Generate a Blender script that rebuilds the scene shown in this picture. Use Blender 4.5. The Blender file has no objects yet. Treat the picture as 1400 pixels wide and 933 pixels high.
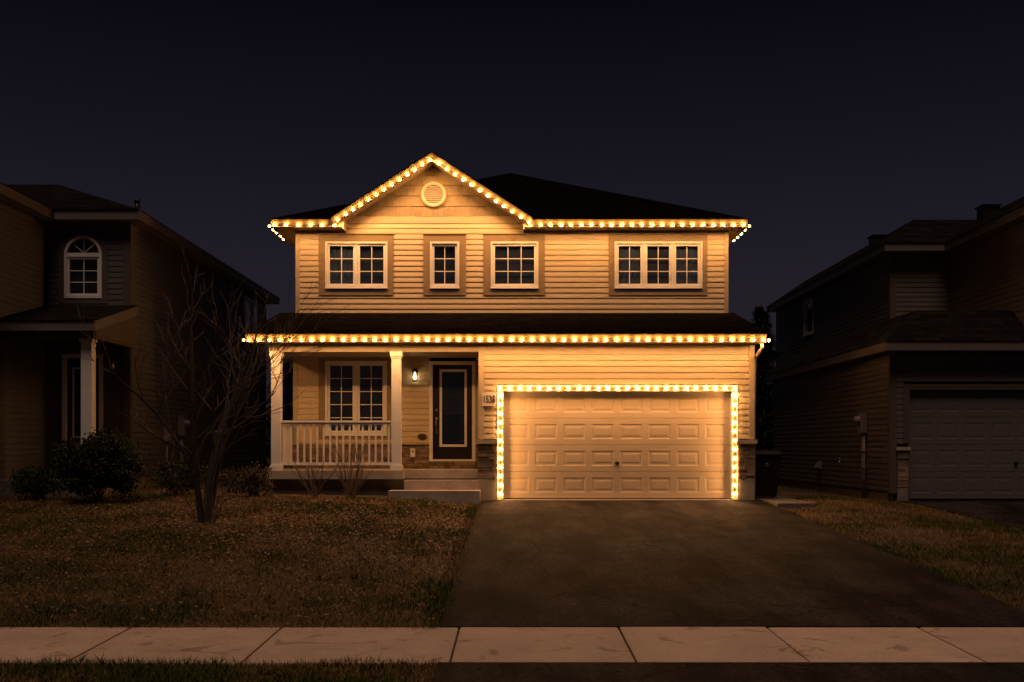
import bpy, math, random
import numpy as np
from mathutils import Vector, Matrix, Euler

rng = random.Random(7)
S = bpy.context.scene
COL = S.collection
R = math.radians
EYE = 1.72

# ------------------------------------------------------------------ materials
def new_mat(name):
    m = bpy.data.materials.new(name); m.use_nodes = True
    nt = m.node_tree
    return m, nt, nt.nodes['Principled BSDF']

def pmat(name, col, rough=0.6, var=0.25, scale=3.0, bump=0.0, bscale=60.0, island=0.0, metal=0.0, stretch=(1, 1, 1), spec=0.5, col2=None):
    """principled with noise-driven colour variation, optional per-island variation and bump"""
    m, nt, b = new_mat(name)
    N, L = nt.nodes.new, nt.links.new
    b.inputs['Roughness'].default_value = rough
    b.inputs['Metallic'].default_value = metal
    b.inputs['Specular IOR Level'].default_value = spec
    tc = N('ShaderNodeTexCoord'); mp = N('ShaderNodeMapping'); mp.inputs['Scale'].default_value = stretch
    L(tc.outputs['Object'], mp.inputs['Vector'])
    nz = N('ShaderNodeTexNoise'); nz.inputs['Scale'].default_value = scale; nz.inputs['Detail'].default_value = 6; nz.inputs['Roughness'].default_value = 0.62
    L(mp.outputs['Vector'], nz.inputs['Vector'])
    ramp = N('ShaderNodeValToRGB')
    c2 = col2 if col2 else tuple(min(1, c * (1 + var)) for c in col)
    c1 = tuple(c * (1 - var) for c in col)
    ramp.color_ramp.elements[0].position = 0.3; ramp.color_ramp.elements[1].position = 0.72
    ramp.color_ramp.elements[0].color = (*c1, 1); ramp.color_ramp.elements[1].color = (*c2, 1)
    L(nz.outputs['Fac'], ramp.inputs['Fac'])
    out = ramp.outputs['Color']
    if island > 0:
        g = N('ShaderNodeNewGeometry'); mr = N('ShaderNodeMapRange')
        mr.inputs['To Min'].default_value = 1 - island; mr.inputs['To Max'].default_value = 1 + island
        L(g.outputs['Random Per Island'], mr.inputs['Value'])
        hs = N('ShaderNodeHueSaturation'); L(out, hs.inputs['Color']); L(mr.outputs['Result'], hs.inputs['Value'])
        out = hs.outputs['Color']
    L(out, b.inputs['Base Color'])
    if bump > 0:
        n2 = N('ShaderNodeTexNoise'); n2.inputs['Scale'].default_value = bscale; n2.inputs['Detail'].default_value = 5
        L(tc.outputs['Object'], n2.inputs['Vector'])
        bp = N('ShaderNodeBump'); bp.inputs['Strength'].default_value = bump; bp.inputs['Distance'].default_value = 0.01
        L(n2.outputs['Fac'], bp.inputs['Height']); L(bp.outputs['Normal'], b.inputs['Normal'])
    return m

def shingle_mat(name, col):
    m, nt, b = new_mat(name)
    N, L = nt.nodes.new, nt.links.new
    b.inputs['Roughness'].default_value = 1.0; b.inputs['Specular IOR Level'].default_value = 0.0
    uv = N('ShaderNodeUVMap')
    br = N('ShaderNodeTexBrick'); br.inputs['Scale'].default_value = 1.0
    br.inputs['Brick Width'].default_value = 0.30; br.inputs['Row Height'].default_value = 0.143
    br.inputs['Mortar Size'].default_value = 0.006; br.inputs['Bias'].default_value = -0.1
    br.inputs['Color1'].default_value = (*[c * 0.7 for c in col], 1); br.inputs['Color2'].default_value = (*[c * 1.5 for c in col], 1)
    br.inputs['Mortar'].default_value = (*[c * 0.3 for c in col], 1)
    br.offset_frequency = 2
    L(uv.outputs['UV'], br.inputs['Vector'])
    nz = N('ShaderNodeTexNoise'); nz.inputs['Scale'].default_value = 25; nz.inputs['Detail'].default_value = 4
    L(uv.outputs['UV'], nz.inputs['Vector'])
    mx = N('ShaderNodeMix'); mx.data_type = 'RGBA'; mx.blend_type = 'OVERLAY'; mx.inputs[0].default_value = 0.55
    L(br.outputs['Color'], mx.inputs[6]); L(nz.outputs['Color'], mx.inputs[7])
    hs = N('ShaderNodeHueSaturation'); hs.inputs['Saturation'].default_value = 0.8
    L(mx.outputs[2], hs.inputs['Color']); L(hs.outputs['Color'], b.inputs['Base Color'])
    bp = N('ShaderNodeBump'); bp.inputs['Strength'].default_value = 0.8; bp.inputs['Distance'].default_value = 0.012; bp.invert = True
    L(br.outputs['Fac'], bp.inputs['Height']); L(bp.outputs['Normal'], b.inputs['Normal'])
    return m

def glass_mat(name, tint=(0.9, 0.92, 0.95), refl=1.0):
    m, nt, b = new_mat(name)
    N, L = nt.nodes.new, nt.links.new
    nt.nodes.remove(b)
    t = N('ShaderNodeBsdfTransparent'); t.inputs['Color'].default_value = (*tint, 1)
    g = N('ShaderNodeBsdfGlossy'); g.inputs['Roughness'].default_value = 0.03; g.inputs['Color'].default_value = (refl, refl, refl, 1)
    lw = N('ShaderNodeLayerWeight'); lw.inputs['Blend'].default_value = 0.5
    pw = N('ShaderNodeMath'); pw.operation = 'POWER'; pw.inputs[1].default_value = 5; L(lw.outputs['Facing'], pw.inputs[0])
    fr = N('ShaderNodeMath'); fr.operation = 'MULTIPLY_ADD'; fr.inputs[1].default_value = 0.92; fr.inputs[2].default_value = 0.08; L(pw.outputs[0], fr.inputs[0])
    mx = N('ShaderNodeMixShader'); L(fr.outputs[0], mx.inputs[0]); L(t.outputs[0], mx.inputs[1]); L(g.outputs[0], mx.inputs[2])
    L(mx.outputs[0], nt.nodes['Material Output'].inputs['Surface'])
    return m

def emit_mat(name, col, strength, front=False, sampling='AUTO'):
    m, nt, b = new_mat(name)
    N, L = nt.nodes.new, nt.links.new
    nt.nodes.remove(b)
    e = N('ShaderNodeEmission'); e.inputs['Color'].default_value = (*col, 1); e.inputs['Strength'].default_value = strength
    out = nt.nodes['Material Output']
    if front:
        g = N('ShaderNodeNewGeometry'); mx = N('ShaderNodeMixShader'); d = N('ShaderNodeBsdfDiffuse')
        d.inputs['Color'].default_value = (.4, .35, .3, 1)
        L(g.outputs['Backfacing'], mx.inputs[0]); L(e.outputs[0], mx.inputs[1]); L(d.outputs[0], mx.inputs[2])
        L(mx.outputs[0], out.inputs['Surface'])
        m.cycles.emission_sampling = 'FRONT'
    else:
        L(e.outputs[0], out.inputs['Surface'])
        m.cycles.emission_sampling = sampling
    return m

WARM = (1.0, 0.445, 0.145)
LED_STRENGTH = 3300.0
M = {}
M['siding'] = pmat('vinyl_siding_beige', (0.54, 0.45, 0.325), 0.5, 0.10, 1.3, stretch=(0.6, 0.6, 5), bump=0.08, bscale=25)
M['shake'] = pmat('shake_siding_tan', (0.25, 0.195, 0.125), 0.65, 0.14, 6, island=0.10, stretch=(4, 4, 0.7), bump=0.25, bscale=50)
M['trim'] = pmat('taupe_trim', (0.25, 0.19, 0.115), 0.55, 0.10, 2.5, bump=0.05)
M['beige_trim'] = pmat('beige_trim', (0.47, 0.40, 0.29), 0.5, 0.08, 2.0, bump=0.05)
M['white'] = pmat('white_vinyl', (0.74, 0.74, 0.75), 0.4, 0.05, 3.0)
M['fascia'] = pmat('beige_fascia', (0.46, 0.37, 0.245), 0.45, 0.08, 2.0)
M['soffit'] = pmat('vented_soffit', (0.36, 0.29, 0.19), 0.55, 0.06, 2.0)
M['roof'] = shingle_mat('brown_shingles', (0.0060, 0.0050, 0.0047))
M['darkroof'] = shingle_mat('charcoal_shingles', (0.015, 0.0145, 0.015))
M['glass'] = glass_mat('window_glass')
M['doorglass'] = glass_mat('leaded_glass', (0.75, 0.78, 0.8))
M['curtain'] = pmat('grey_curtain', (0.048, 0.078, 0.15), 0.9, 0.22, 2.0, stretch=(6, 6, 0.6))
M['darkblind'] = pmat('navy_blind', (0.010, 0.021, 0.05), 0.8, 0.55, 1.8)  # navy colour stands in for night sky reflected in the dark panes
M['interior'] = pmat('dark_interior', (0.02, 0.02, 0.022), 0.9, 0.2)
M['door'] = pmat('black_door_paint', (0.016, 0.014, 0.012), 0.32, 0.2, 4)
M['lead'] = pmat('lead_came', (0.03, 0.03, 0.03), 0.5, 0.1, metal=0.4)
M['nickel'] = pmat('brushed_nickel', (0.62, 0.55, 0.45), 0.3, 0.08, metal=1.0)
M['blackmetal'] = pmat('black_metal', (0.02, 0.018, 0.016), 0.4, 0.2, metal=0.3)
M['garage'] = pmat('sand_garage_door', (0.46, 0.385, 0.29), 0.45, 0.06, 1.5, bump=0.12, bscale=90, stretch=(1, 1, 3))
M['greydoor'] = pmat('grey_garage_door', (0.125, 0.12, 0.128), 0.5, 0.06, 1.5, bump=0.1, bscale=90)
M['stone'] = pmat('brown_ledgestone', (0.21, 0.155, 0.11), 0.85, 0.35, 9, island=0.45, bump=0.6, bscale=40)
M['stonecap'] = pmat('stone_cap', (0.40, 0.32, 0.23), 0.8, 0.18, 8, bump=0.4, bscale=50, island=0.08)
M['concrete'] = pmat('concrete', (0.33, 0.29, 0.245), 0.85, 0.2, 3, bump=0.25, bscale=60)
M['step'] = pmat('step_concrete', (0.38, 0.33, 0.28), 0.85, 0.24, 3, bump=0.3, bscale=60)
M['found'] = pmat('foundation_concrete', (0.20, 0.18, 0.155), 0.9, 0.25, 2.5, bump=0.3, bscale=40)
M['pathslab'] = pmat('old_path_concrete', (0.11, 0.10, 0.09), 0.9, 0.3, 3, bump=0.3, bscale=50)
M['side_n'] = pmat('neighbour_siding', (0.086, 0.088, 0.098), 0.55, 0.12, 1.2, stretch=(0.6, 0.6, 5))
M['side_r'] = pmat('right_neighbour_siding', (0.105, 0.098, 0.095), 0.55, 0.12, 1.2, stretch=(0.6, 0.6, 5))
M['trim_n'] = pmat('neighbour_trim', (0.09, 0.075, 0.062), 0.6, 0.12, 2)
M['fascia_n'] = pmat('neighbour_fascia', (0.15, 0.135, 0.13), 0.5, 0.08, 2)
M['meter'] = pmat('grey_meter_paint', (0.20, 0.20, 0.21), 0.5, 0.12, 5)
M['bin'] = pmat('black_bin_plastic', (0.007, 0.007, 0.008), 0.6, 0.2, 4, spec=0.15)
M['pale'] = pmat('pale_print', (0.12, 0.12, 0.12), 0.6, 0.1)
M['digit'] = pmat('digit_paint', (0.018, 0.014, 0.012), 0.5, 0.1)
M['plate'] = pmat('plate_white', (0.70, 0.64, 0.55), 0.5, 0.06)
M['slate'] = pmat('slate_oval', (0.05, 0.035, 0.03), 0.6, 0.3, 15)
M['bark'] = pmat('dark_bark', (0.035, 0.028, 0.025), 0.9, 0.35, 10, bump=0.7, bscale=30, stretch=(3, 3, 0.8))
M['twig'] = pmat('twig_bark', (0.125, 0.09, 0.068), 0.8, 0.25, 8)
M['leaf'] = pmat('shrub_leaves', (0.030, 0.040, 0.018), 0.7, 0.3, 4, island=0.5, spec=0.15)
M['redleaf'] = pmat('barberry_leaves', (0.05, 0.034, 0.020), 0.7, 0.3, 4, island=0.5)
M['needle'] = pmat('conifer_needles', (0.018, 0.026, 0.014), 0.8, 0.3, 3, island=0.4)
M['cord'] = pmat('white_cord', (0.55, 0.46, 0.36), 0.5, 0.05)
M['track'] = pmat('light_track', (0.50, 0.41, 0.28), 0.4, 0.04)
M['socket'] = pmat('socket_plastic', (0.35, 0.27, 0.17), 0.5, 0.05)
def led_mats(mult):
    if mult not in LEDS: LEDS[mult] = (emit_mat('lamp_lens_glow', (1.0, 0.47, 0.085), 7.0), emit_mat('lamp_led', WARM, LED_STRENGTH * mult, front=True), emit_mat('lamp_back_glow', (1.0, 0.44, 0.09), 185.0 * min(1, mult + .25), front=True))
    return LEDS[mult]
LEDS = {}
M['porchbulb'] = emit_mat('porch_bulb_glow', (1.0, 0.62, 0.26), 22.0)

# asphalt with pale wear and stains
def asphalt_mat():
    m, nt, b = new_mat('asphalt')
    N, L = nt.nodes.new, nt.links.new
    b.inputs['Roughness'].default_value = 0.95; b.inputs['Specular IOR Level'].default_value = 0.12
    tc = N('ShaderNodeTexCoord'); mp = N('ShaderNodeMapping'); mp.inputs['Scale'].default_value = (1.6, 0.45, 1)
    L(tc.outputs['Object'], mp.inputs['Vector'])
    n1 = N('ShaderNodeTexNoise'); n1.inputs['Scale'].default_value = 1.1; n1.inputs['Detail'].default_value = 7; n1.inputs['Roughness'].default_value = 0.65
    L(mp.outputs['Vector'], n1.inputs['Vector'])
    r1 = N('ShaderNodeValToRGB'); r1.color_ramp.elements[0].position = 0.40; r1.color_ramp.elements[1].position = 0.66
    r1.color_ramp.elements[0].color = (0.0058, 0.0062, 0.0085, 1); r1.color_ramp.elements[1].color = (0.034, 0.031, 0.031, 1)
    L(n1.outputs['Fac'], r1.inputs['Fac'])
    n2 = N('ShaderNodeTexNoise'); n2.inputs['Scale'].default_value = 24; n2.inputs['Detail'].default_value = 6; n2.inputs['Roughness'].default_value = 0.8
    L(tc.outputs['Object'], n2.inputs['Vector'])
    r2 = N('ShaderNodeValToRGB'); r2.color_ramp.elements[0].position = 0.39; r2.color_ramp.elements[1].position = 0.63
    r2.color_ramp.elements[0].color = (0.2, 0.2, 0.2, 1); r2.color_ramp.elements[1].color = (2.4, 2.25, 2.1, 1)
    L(n2.outputs['Fac'], r2.inputs['Fac'])
    mx = N('ShaderNodeMix'); mx.data_type = 'RGBA'; mx.blend_type = 'MULTIPLY'; mx.inputs[0].default_value = 1
    L(r1.outputs['Color'], mx.inputs[6]); L(r2.outputs['Color'], mx.inputs[7]); L(mx.outputs[2], b.inputs['Base Color'])
    nd = N('ShaderNodeTexNoise'); nd.inputs['Scale'].default_value = 2.5; nd.inputs['Detail'].default_value = 4; L(tc.outputs['Object'], nd.inputs['Vector'])
    vm = N('ShaderNodeVectorMath'); vm.operation = 'MULTIPLY_ADD'; vm.inputs[1].default_value = (.35, .35, .35); L(nd.outputs['Color'], vm.inputs[0]); L(tc.outputs['Object'], vm.inputs[2])
    vo = N('ShaderNodeTexVoronoi'); vo.feature = 'DISTANCE_TO_EDGE'; vo.inputs['Scale'].default_value = 0.42; L(vm.outputs[0], vo.inputs['Vector'])
    rc = N('ShaderNodeValToRGB'); rc.color_ramp.elements[0].position = 0.003; rc.color_ramp.elements[1].position = 0.011
    rc.color_ramp.elements[0].color = (0.25, 0.25, 0.25, 1); rc.color_ramp.elements[1].color = (1, 1, 1, 1); L(vo.outputs['Distance'], rc.inputs['Fac'])
    no = N('ShaderNodeTexNoise'); no.inputs['Scale'].default_value = 0.75; no.inputs['Detail'].default_value = 3; L(tc.outputs['Object'], no.inputs['Vector'])
    ro = N('ShaderNodeValToRGB'); ro.color_ramp.elements[0].position = 0.34; ro.color_ramp.elements[1].position = 0.47
    ro.color_ramp.elements[0].color = (0.5, 0.5, 0.5, 1); ro.color_ramp.elements[1].color = (1, 1, 1, 1); L(no.outputs['Fac'], ro.inputs['Fac'])
    cm = N('ShaderNodeMix'); cm.data_type = 'RGBA'; cm.blend_type = 'MULTIPLY'; cm.inputs[0].default_value = 1; L(rc.outputs['Color'], cm.inputs[6]); L(ro.outputs['Color'], cm.inputs[7])
    cm2 = N('ShaderNodeMix'); cm2.data_type = 'RGBA'; cm2.blend_type = 'MULTIPLY'; cm2.inputs[0].default_value = 1; L(mx.outputs[2], cm2.inputs[6]); L(cm.outputs[2], cm2.inputs[7]); L(cm2.outputs[2], b.inputs['Base Color'])
    bp = N('ShaderNodeBump'); bp.inputs['Strength'].default_value = 0.6; bp.inputs['Distance'].default_value = 0.01
    L(n2.outputs['Fac'], bp.inputs['Height']); L(bp.outputs['Normal'], b.inputs['Normal'])
    return m
M['asphalt'] = asphalt_mat()

def walk_mat():
    m, nt, b = new_mat('sidewalk_concrete')
    N, L = nt.nodes.new, nt.links.new
    b.inputs['Roughness'].default_value = 0.9
    tc = N('ShaderNodeTexCoord')
    n1 = N('ShaderNodeTexNoise'); n1.inputs['Scale'].default_value = 1.6; n1.inputs['Detail'].default_value = 8; n1.inputs['Roughness'].default_value = 0.7
    L(tc.outputs['Object'], n1.inputs['Vector'])
    r1 = N('ShaderNodeValToRGB'); r1.color_ramp.elements[0].position = 0.3; r1.color_ramp.elements[1].position = 0.75
    r1.color_ramp.elements[0].color = (0.52, 0.40, 0.32, 1); r1.color_ramp.elements[1].color = (0.76, 0.59, 0.475, 1)
    L(n1.outputs['Fac'], r1.inputs['Fac'])
    n2 = N('ShaderNodeTexNoise'); n2.inputs['Scale'].default_value = 90; n2.inputs['Detail'].default_value = 3
    L(tc.outputs['Object'], n2.inputs['Vector'])
    r2 = N('ShaderNodeValToRGB'); r2.color_ramp.elements[0].position = 0.32; r2.color_ramp.elements[1].position = 0.65
    r2.color_ramp.elements[0].color = (0.7, 0.7, 0.7, 1); r2.color_ramp.elements[1].color = (1.1, 1.1, 1.1, 1)
    L(n2.outputs['Fac'], r2.inputs['Fac'])
    mx = N('ShaderNodeMix'); mx.data_type = 'RGBA'; mx.blend_type = 'MULTIPLY'; mx.inputs[0].default_value = 1
    L(r1.outputs['Color'], mx.inputs[6]); L(r2.outputs['Color'], mx.inputs[7])
    g = N('ShaderNodeNewGeometry'); mr = N('ShaderNodeMapRange'); mr.inputs['To Min'].default_value = 0.84; mr.inputs['To Max'].default_value = 1.12
    L(g.outputs['Random Per Island'], mr.inputs['Value'])
    hs = N('ShaderNodeHueSaturation'); L(mx.outputs[2], hs.inputs['Color']); L(mr.outputs['Result'], hs.inputs['Value'])
    # a few dark stains
    n3 = N('ShaderNodeTexNoise'); n3.inputs['Scale'].default_value = 2.7; n3.inputs['Detail'].default_value = 2; n3.inputs['Distortion'].default_value = 1.2
    L(tc.outputs['Object'], n3.inputs['Vector'])
    r3 = N('ShaderNodeValToRGB'); r3.color_ramp.elements[0].position = 0.30; r3.color_ramp.elements[1].position = 0.38
    r3.color_ramp.elements[0].color = (0.6, 0.58, 0.56, 1); r3.color_ramp.elements[1].color = (1, 1, 1, 1)
    L(n3.outputs['Fac'], r3.inputs['Fac'])
    m2 = N('ShaderNodeMix'); m2.data_type = 'RGBA'; m2.blend_type = 'MULTIPLY'; m2.inputs[0].default_value = 1
    L(hs.outputs['Color'], m2.inputs[6]); L(r3.outputs['Color'], m2.inputs[7]); L(m2.outputs[2], b.inputs['Base Color'])
    bp = N('ShaderNodeBump'); bp.inputs['Strength'].default_value = 0.35; bp.inputs['Distance'].default_value = 0.006
    L(n2.outputs['Fac'], bp.inputs['Height']); L(bp.outputs['Normal'], b.inputs['Normal'])
    return m
M['walk'] = walk_mat()
M['soil'] = pmat('thatch_and_soil', (0.055, 0.036, 0.020), 0.95, 0.4, 2.2, bump=0.8, bscale=30, col2=(0.09, 0.058, 0.030))

def attr_mat(name, rough=0.7):
    m, nt, b = new_mat(name)
    a = nt.nodes.new('ShaderNodeAttribute'); a.attribute_name = 'Col'
    nt.links.new(a.outputs['Color'], b.inputs['Base Color']); b.inputs['Roughness'].default_value = rough
    b.inputs['Specular IOR Level'].default_value = 0.25
    return m
M['blades'] = attr_mat('grass_blades')

# ------------------------------------------------------------------ mesh builder
ORIG = {}
class Frame:
    def __init__(s, o, u, n): s.o, s.u, s.n = Vector(o), Vector(u), Vector(n)
    def __call__(s, a, b, c): return s.o + s.u * a + s.n * b + Vector((0, 0, c))
def front(Y): return Frame((0, Y, 0), (1, 0, 0), (0, -1, 0))           # a=x, b=out towards camera, c=z
def faceR(X): return Frame((X, 0, 0), (0, 1, 0), (1, 0, 0))            # wall facing +x
def faceL(X): return Frame((X, 0, 0), (0, 1, 0), (-1, 0, 0))           # wall facing -x

def boards(parent, name, mat, specs):
    for F, *a in specs:
        mb = MB(); mb.fbox(F, *a); mb.build(name, mat, parent)

class MB:
    def __init__(s): s.v, s.f, s.uv, s.mi, s.sm = [], [], [], [], []
    def face(s, pts, uv=None, mi=0, smooth=False):
        k = len(s.v); s.v += [tuple(p) for p in pts]; s.f.append(tuple(range(k, k + len(pts))))
        s.uv += uv if uv else [(0, 0)] * len(pts); s.mi.append(mi); s.sm.append(smooth)
        return s
    def poly(s, verts, faces, mi=0, smooth=False):
        k = len(s.v); s.v += [tuple(p) for p in verts]
        for f in faces:
            s.f.append(tuple(k + i for i in f)); s.uv += [(0, 0)] * len(f); s.mi.append(mi); s.sm.append(smooth)
        return s
    def box(s, x0, x1, y0, y1, z0, z1, mi=0, F=None):
        p = [(x, y, z) for z in (z0, z1) for x, y in ((x0, y0), (x1, y0), (x1, y1), (x0, y1))]
        fs = [(3, 2, 1, 0), (4, 5, 6, 7), (0, 1, 5, 4), (1, 2, 6, 5), (2, 3, 7, 6), (3, 0, 4, 7)]
        if F:
            p = [F(*q) for q in p]
            if F.u.cross(F.n).z < 0: fs = [f[::-1] for f in fs]
        return s.poly(p, fs, mi)
    def fbox(s, F, a0, a1, c0, c1, b0, b1, mi=0): return s.box(a0, a1, b0, b1, c0, c1, mi, F)
    def ring(s, F, a0, a1, c0, c1, w, b0, b1, mi=0, wb=None, wt=None):
        wb = w if wb is None else wb; wt = w if wt is None else wt
        s.fbox(F, a0, a1, c1 - wt, c1, b0, b1, mi); s.fbox(F, a0, a1, c0, c0 + wb, b0, b1, mi)
        s.fbox(F, a0, a0 + w, c0 + wb, c1 - wt, b0, b1, mi); s.fbox(F, a1 - w, a1, c0 + wb, c1 - wt, b0, b1, mi)
        return s
    def tube(s, pts, radii, n=6, mi=0, smooth=True, cap=True):
        pts = [Vector(p) for p in pts]
        if isinstance(radii, (int, float)): radii = [radii] * len(pts)
        k = len(s.v); up = None
        for i, p in enumerate(pts):
            d = (pts[min(i + 1, len(pts) - 1)] - pts[max(i - 1, 0)])
            if d.length < 1e-9: d = Vector((0, 0, 1))
            d.normalize()
            if up is None:
                up = Vector((0, 0, 1)) if abs(d.z) < 0.9 else Vector((1, 0, 0))
            a = d.cross(up)
            if a.length < 1e-6: a = d.cross(Vector((0.3, 1, 0.2)))
            a.normalize(); b = d.cross(a); up = -b if False else up
            for j in range(n):
                t = 2 * math.pi * j / n
                s.v.append(tuple(p + (a * math.cos(t) + b * math.sin(t)) * radii[i]))
        for i in range(len(pts) - 1):
            for j in range(n):
                j2 = (j + 1) % n
                s.f.append((k + i * n + j, k + i * n + j2, k + (i + 1) * n + j2, k + (i + 1) * n + j))
                s.uv += [(0, 0)] * 4; s.mi.append(mi); s.sm.append(smooth)
        if cap:
            for base, rev in ((k, True), (k + (len(pts) - 1) * n, False)):
                f = tuple(base + j for j in range(n)); s.f.append(f[::-1] if rev else f)
                s.uv += [(0, 0)] * n; s.mi.append(mi); s.sm.append(False)
        return s
    def lathe(s, c, axis, prof, n=16, mi=0, smooth=True):
        """prof: list of (distance along axis, radius)"""
        axis = Vector(axis).normalized(); c = Vector(c)
        a = axis.cross(Vector((0, 0, 1)) if abs(axis.z) < .9 else Vector((1, 0, 0))).normalized(); b = axis.cross(a)
        k = len(s.v)
        for h, r in prof:
            for j in range(n):
                t = 2 * math.pi * j / n
                s.v.append(tuple(c + axis * h + (a * math.cos(t) + b * math.sin(t)) * r))
        for i in range(len(prof) - 1):
            for j in range(n):
                j2 = (j + 1) % n
                s.f.append((k + i * n + j, k + i * n + j2, k + (i + 1) * n + j2, k + (i + 1) * n + j))
                s.uv += [(0, 0)] * 4; s.mi.append(mi); s.sm.append(smooth)
        return s
    def build(s, name, mats, parent=None):
        me = bpy.data.meshes.new(name)
        o0 = ORIG.get(parent.name, Vector()) if parent else Vector()
        me.from_pydata([tuple(Vector(p) - o0) for p in s.v], [], s.f)
        for m in (mats if isinstance(mats, (list, tuple)) else [mats]): me.materials.append(m)
        me.polygons.foreach_set('material_index', s.mi); me.polygons.foreach_set('use_smooth', s.sm)
        ul = me.uv_layers.new(name='UVMap'); ul.data.foreach_set('uv', [x for p in s.uv for x in p])
        me.update()
        o = bpy.data.objects.new(name, me); COL.objects.link(o)
        if parent: o.parent = parent
        ORIG[o.name] = o0
        return o

def thing(name, label, cat, loc=(0, 0, 0), group=None):
    o = bpy.data.objects.new(name, None); COL.objects.link(o); o.location = loc
    o['label'] = label; o['category'] = cat
    if group: o['group'] = group
    o.empty_display_size = 0.2
    ORIG[o.name] = Vector(loc)
    return o
def tag(o, label, cat, group=None):
    o['label'] = label; o['category'] = cat
    if group: o['group'] = group
    return o
def struct(o): o['kind'] = 'structure'; return o

# ------------------------------------------------------------------ terrain profile
def sm(t): t = max(0.0, min(1.0, t)); return t * t * (3 - 2 * t)
def base(Y):
    if Y < 6.75: return -0.26
    if Y < 8.6: return -0.03 - 0.02 * (8.6 - Y)
    if Y < 10.1: return -0.02 * (10.1 - Y)
    if Y < 22.3: return 0.0475 * (Y - 10.1)
    return 0.58
DX0, DX1 = -0.70, 5.21
def ground_z(x, Y):
    z = base(Y)
    if Y < 10.1: return z
    if x < DX0: d = DX0 - x
    elif x > DX1: d = min(x - DX1, abs(8.6 - x) if x < 8.6 else 0)
    else: d = 0
    amp = 0.16 if x < 0 else 0.07
    z += amp * sm((Y - 10.2) / 7.5) * sm(d / 2.2)
    z += 0.02 * math.sin(x * 1.3 + Y * 0.4) * math.sin(Y * 0.9 - x * 0.3) * sm(d / 1.0) * sm((Y - 10.1) / 1.5)
    if x > 5.6: z -= 0.09 * sm((x - 5.6) / 3) * sm((Y - 14) / 8)
    return z

def axis_coords(lo, hi, step, far):
    c = list(np.arange(lo, hi + 1e-6, step)); g = step; x = hi
    while x < far: g *= 1.35; x += g; c.append(x)
    g = step; x = lo; pre = []
    while x > -far: g *= 1.35; x -= g; pre.append(x)
    return pre[::-1] + c
def build_ground():
    xs = axis_coords(-16, 16, 0.32, 420); ys = axis_coords(5.7, 25, 0.32, 420)
    ys = sorted(ys + [6.74, 6.76, 8.6, 10.1]); xs = sorted(xs + [DX0, DX1, 8.6])
    vs = [(x, y, ground_z(x, y) - 0.03) for y in ys for x in xs]
    n = len(xs)
    fs = [(j * n + i, j * n + i + 1, (j + 1) * n + i + 1, (j + 1) * n + i) for j in range(len(ys) - 1) for i in range(n - 1)]
    mb = MB(); mb.poly(vs, fs, smooth=True)
    return struct(mb.build('ground', M['soil']))
build_ground()

def sheet(name, mat, x0, x1, Ys, lift=0.0, th=0.10, wob=0.0):
    """a paved strip along depth following the ground profile"""
    mb = MB(); r = random.Random(len(name))
    L = [[(x0 + r.uniform(-wob, wob), y, base(y) + lift) for y in Ys], [(x1 + r.uniform(-wob, wob), y, base(y) + lift) for y in Ys]]
    for i in range(len(Ys) - 1):
        a, b, c, d = L[0][i], L[1][i], L[1][i + 1], L[0][i + 1]
        mb.face([a, b, c, d])
        dn = lambda p: (p[0], p[1], p[2] - th)
        mb.face([dn(a), a, d, dn(d)]); mb.face([b, dn(b), dn(c), c])
    a, b = L[0][0], L[1][0]; mb.face([a, (a[0], a[1], a[2] - th), (b[0], b[1], b[2] - th), b])
    return struct(mb.build(name, mat))
sheet('driveway', M['asphalt'], DX0, DX1, list(np.arange(10.1, 22.2, 0.35)) + [22.28], 0.004, wob=0.015)
sheet('driveway_apron', M['asphalt'], -0.62, DX1, [6.76, 7.3, 7.9, 8.585], 0.0, wob=0.01)
def neighbour_drive():
    mb = MB(); Ys = list(np.arange(10.1, 23.5, 0.5)) + [23.7]
    for i in range(len(Ys) - 1):
        q = []
        for x, y in ((8.62, Ys[i]), (14.2, Ys[i]), (14.2, Ys[i + 1]), (8.62, Ys[i + 1])):
            q.append((x, y, ground_z(max(x, 8.62), y) + 0.004))
        mb.face(q); mb.face([(p[0], p[1], p[2] - .1) for p in (q[0], q[3])] + [q[3], q[0]])
    o = struct(mb.build('driveway', M['asphalt']))
neighbour_drive()
# sidewalk slabs
jx = [-19.1, -17.5, -15.9, -14.3, -12.7, -11.1, -9.55, -8.1, -6.65, -5.2, -3.64, -2.21, -0.515, 1.0, 2.41, 3.85, 5.35, 6.9, 8.45, 10.0, 11.6, 13.2, 14.8, 16.4]
mb = MB()
for i in range(len(jx) - 1):
    a, b = jx[i] + 0.010, jx[i + 1] - 0.010; e = 0.014
    y0, y1 = 8.6, 10.085
    t = [(a, y0), (b, y0), (b, y1), (a, y1)]; dz = rng.uniform(-0.004, 0.004)
    lo = [(x, y, base(y) - 0.1) for x, y in t]; mid = [(x, y, base(y) - 0.008 + dz) for x, y in t]
    top = [(x + (e if x == a else -e), y + (e if y == y0 else -e), base(y) + dz) for x, y in t]
    mb.poly(lo + mid + top, [(8, 9, 10, 11)] + [(k, (k + 1) % 4, 4 + (k + 1) % 4, 4 + k) for k in range(4)] + [(4 + k, 4 + (k + 1) % 4, 8 + (k + 1) % 4, 8 + k) for k in range(4)])
struct(mb.build('sidewalk', M['walk']))
mb = MB(); mb.face([(-60, -4, -0.2), (60, -4, -0.2), (60, 6.6, -0.2), (-60, 6.6, -0.2)]); struct(mb.build('road', M['asphalt']))
mb = MB(); mb.box(-60, -0.62, 6.6, 6.75, -0.3, -0.062); mb.box(-0.62, 5.21, 6.6, 6.75, -0.3, -0.14); mb.box(5.21, 60, 6.6, 6.75, -0.3, -0.062)
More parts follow.
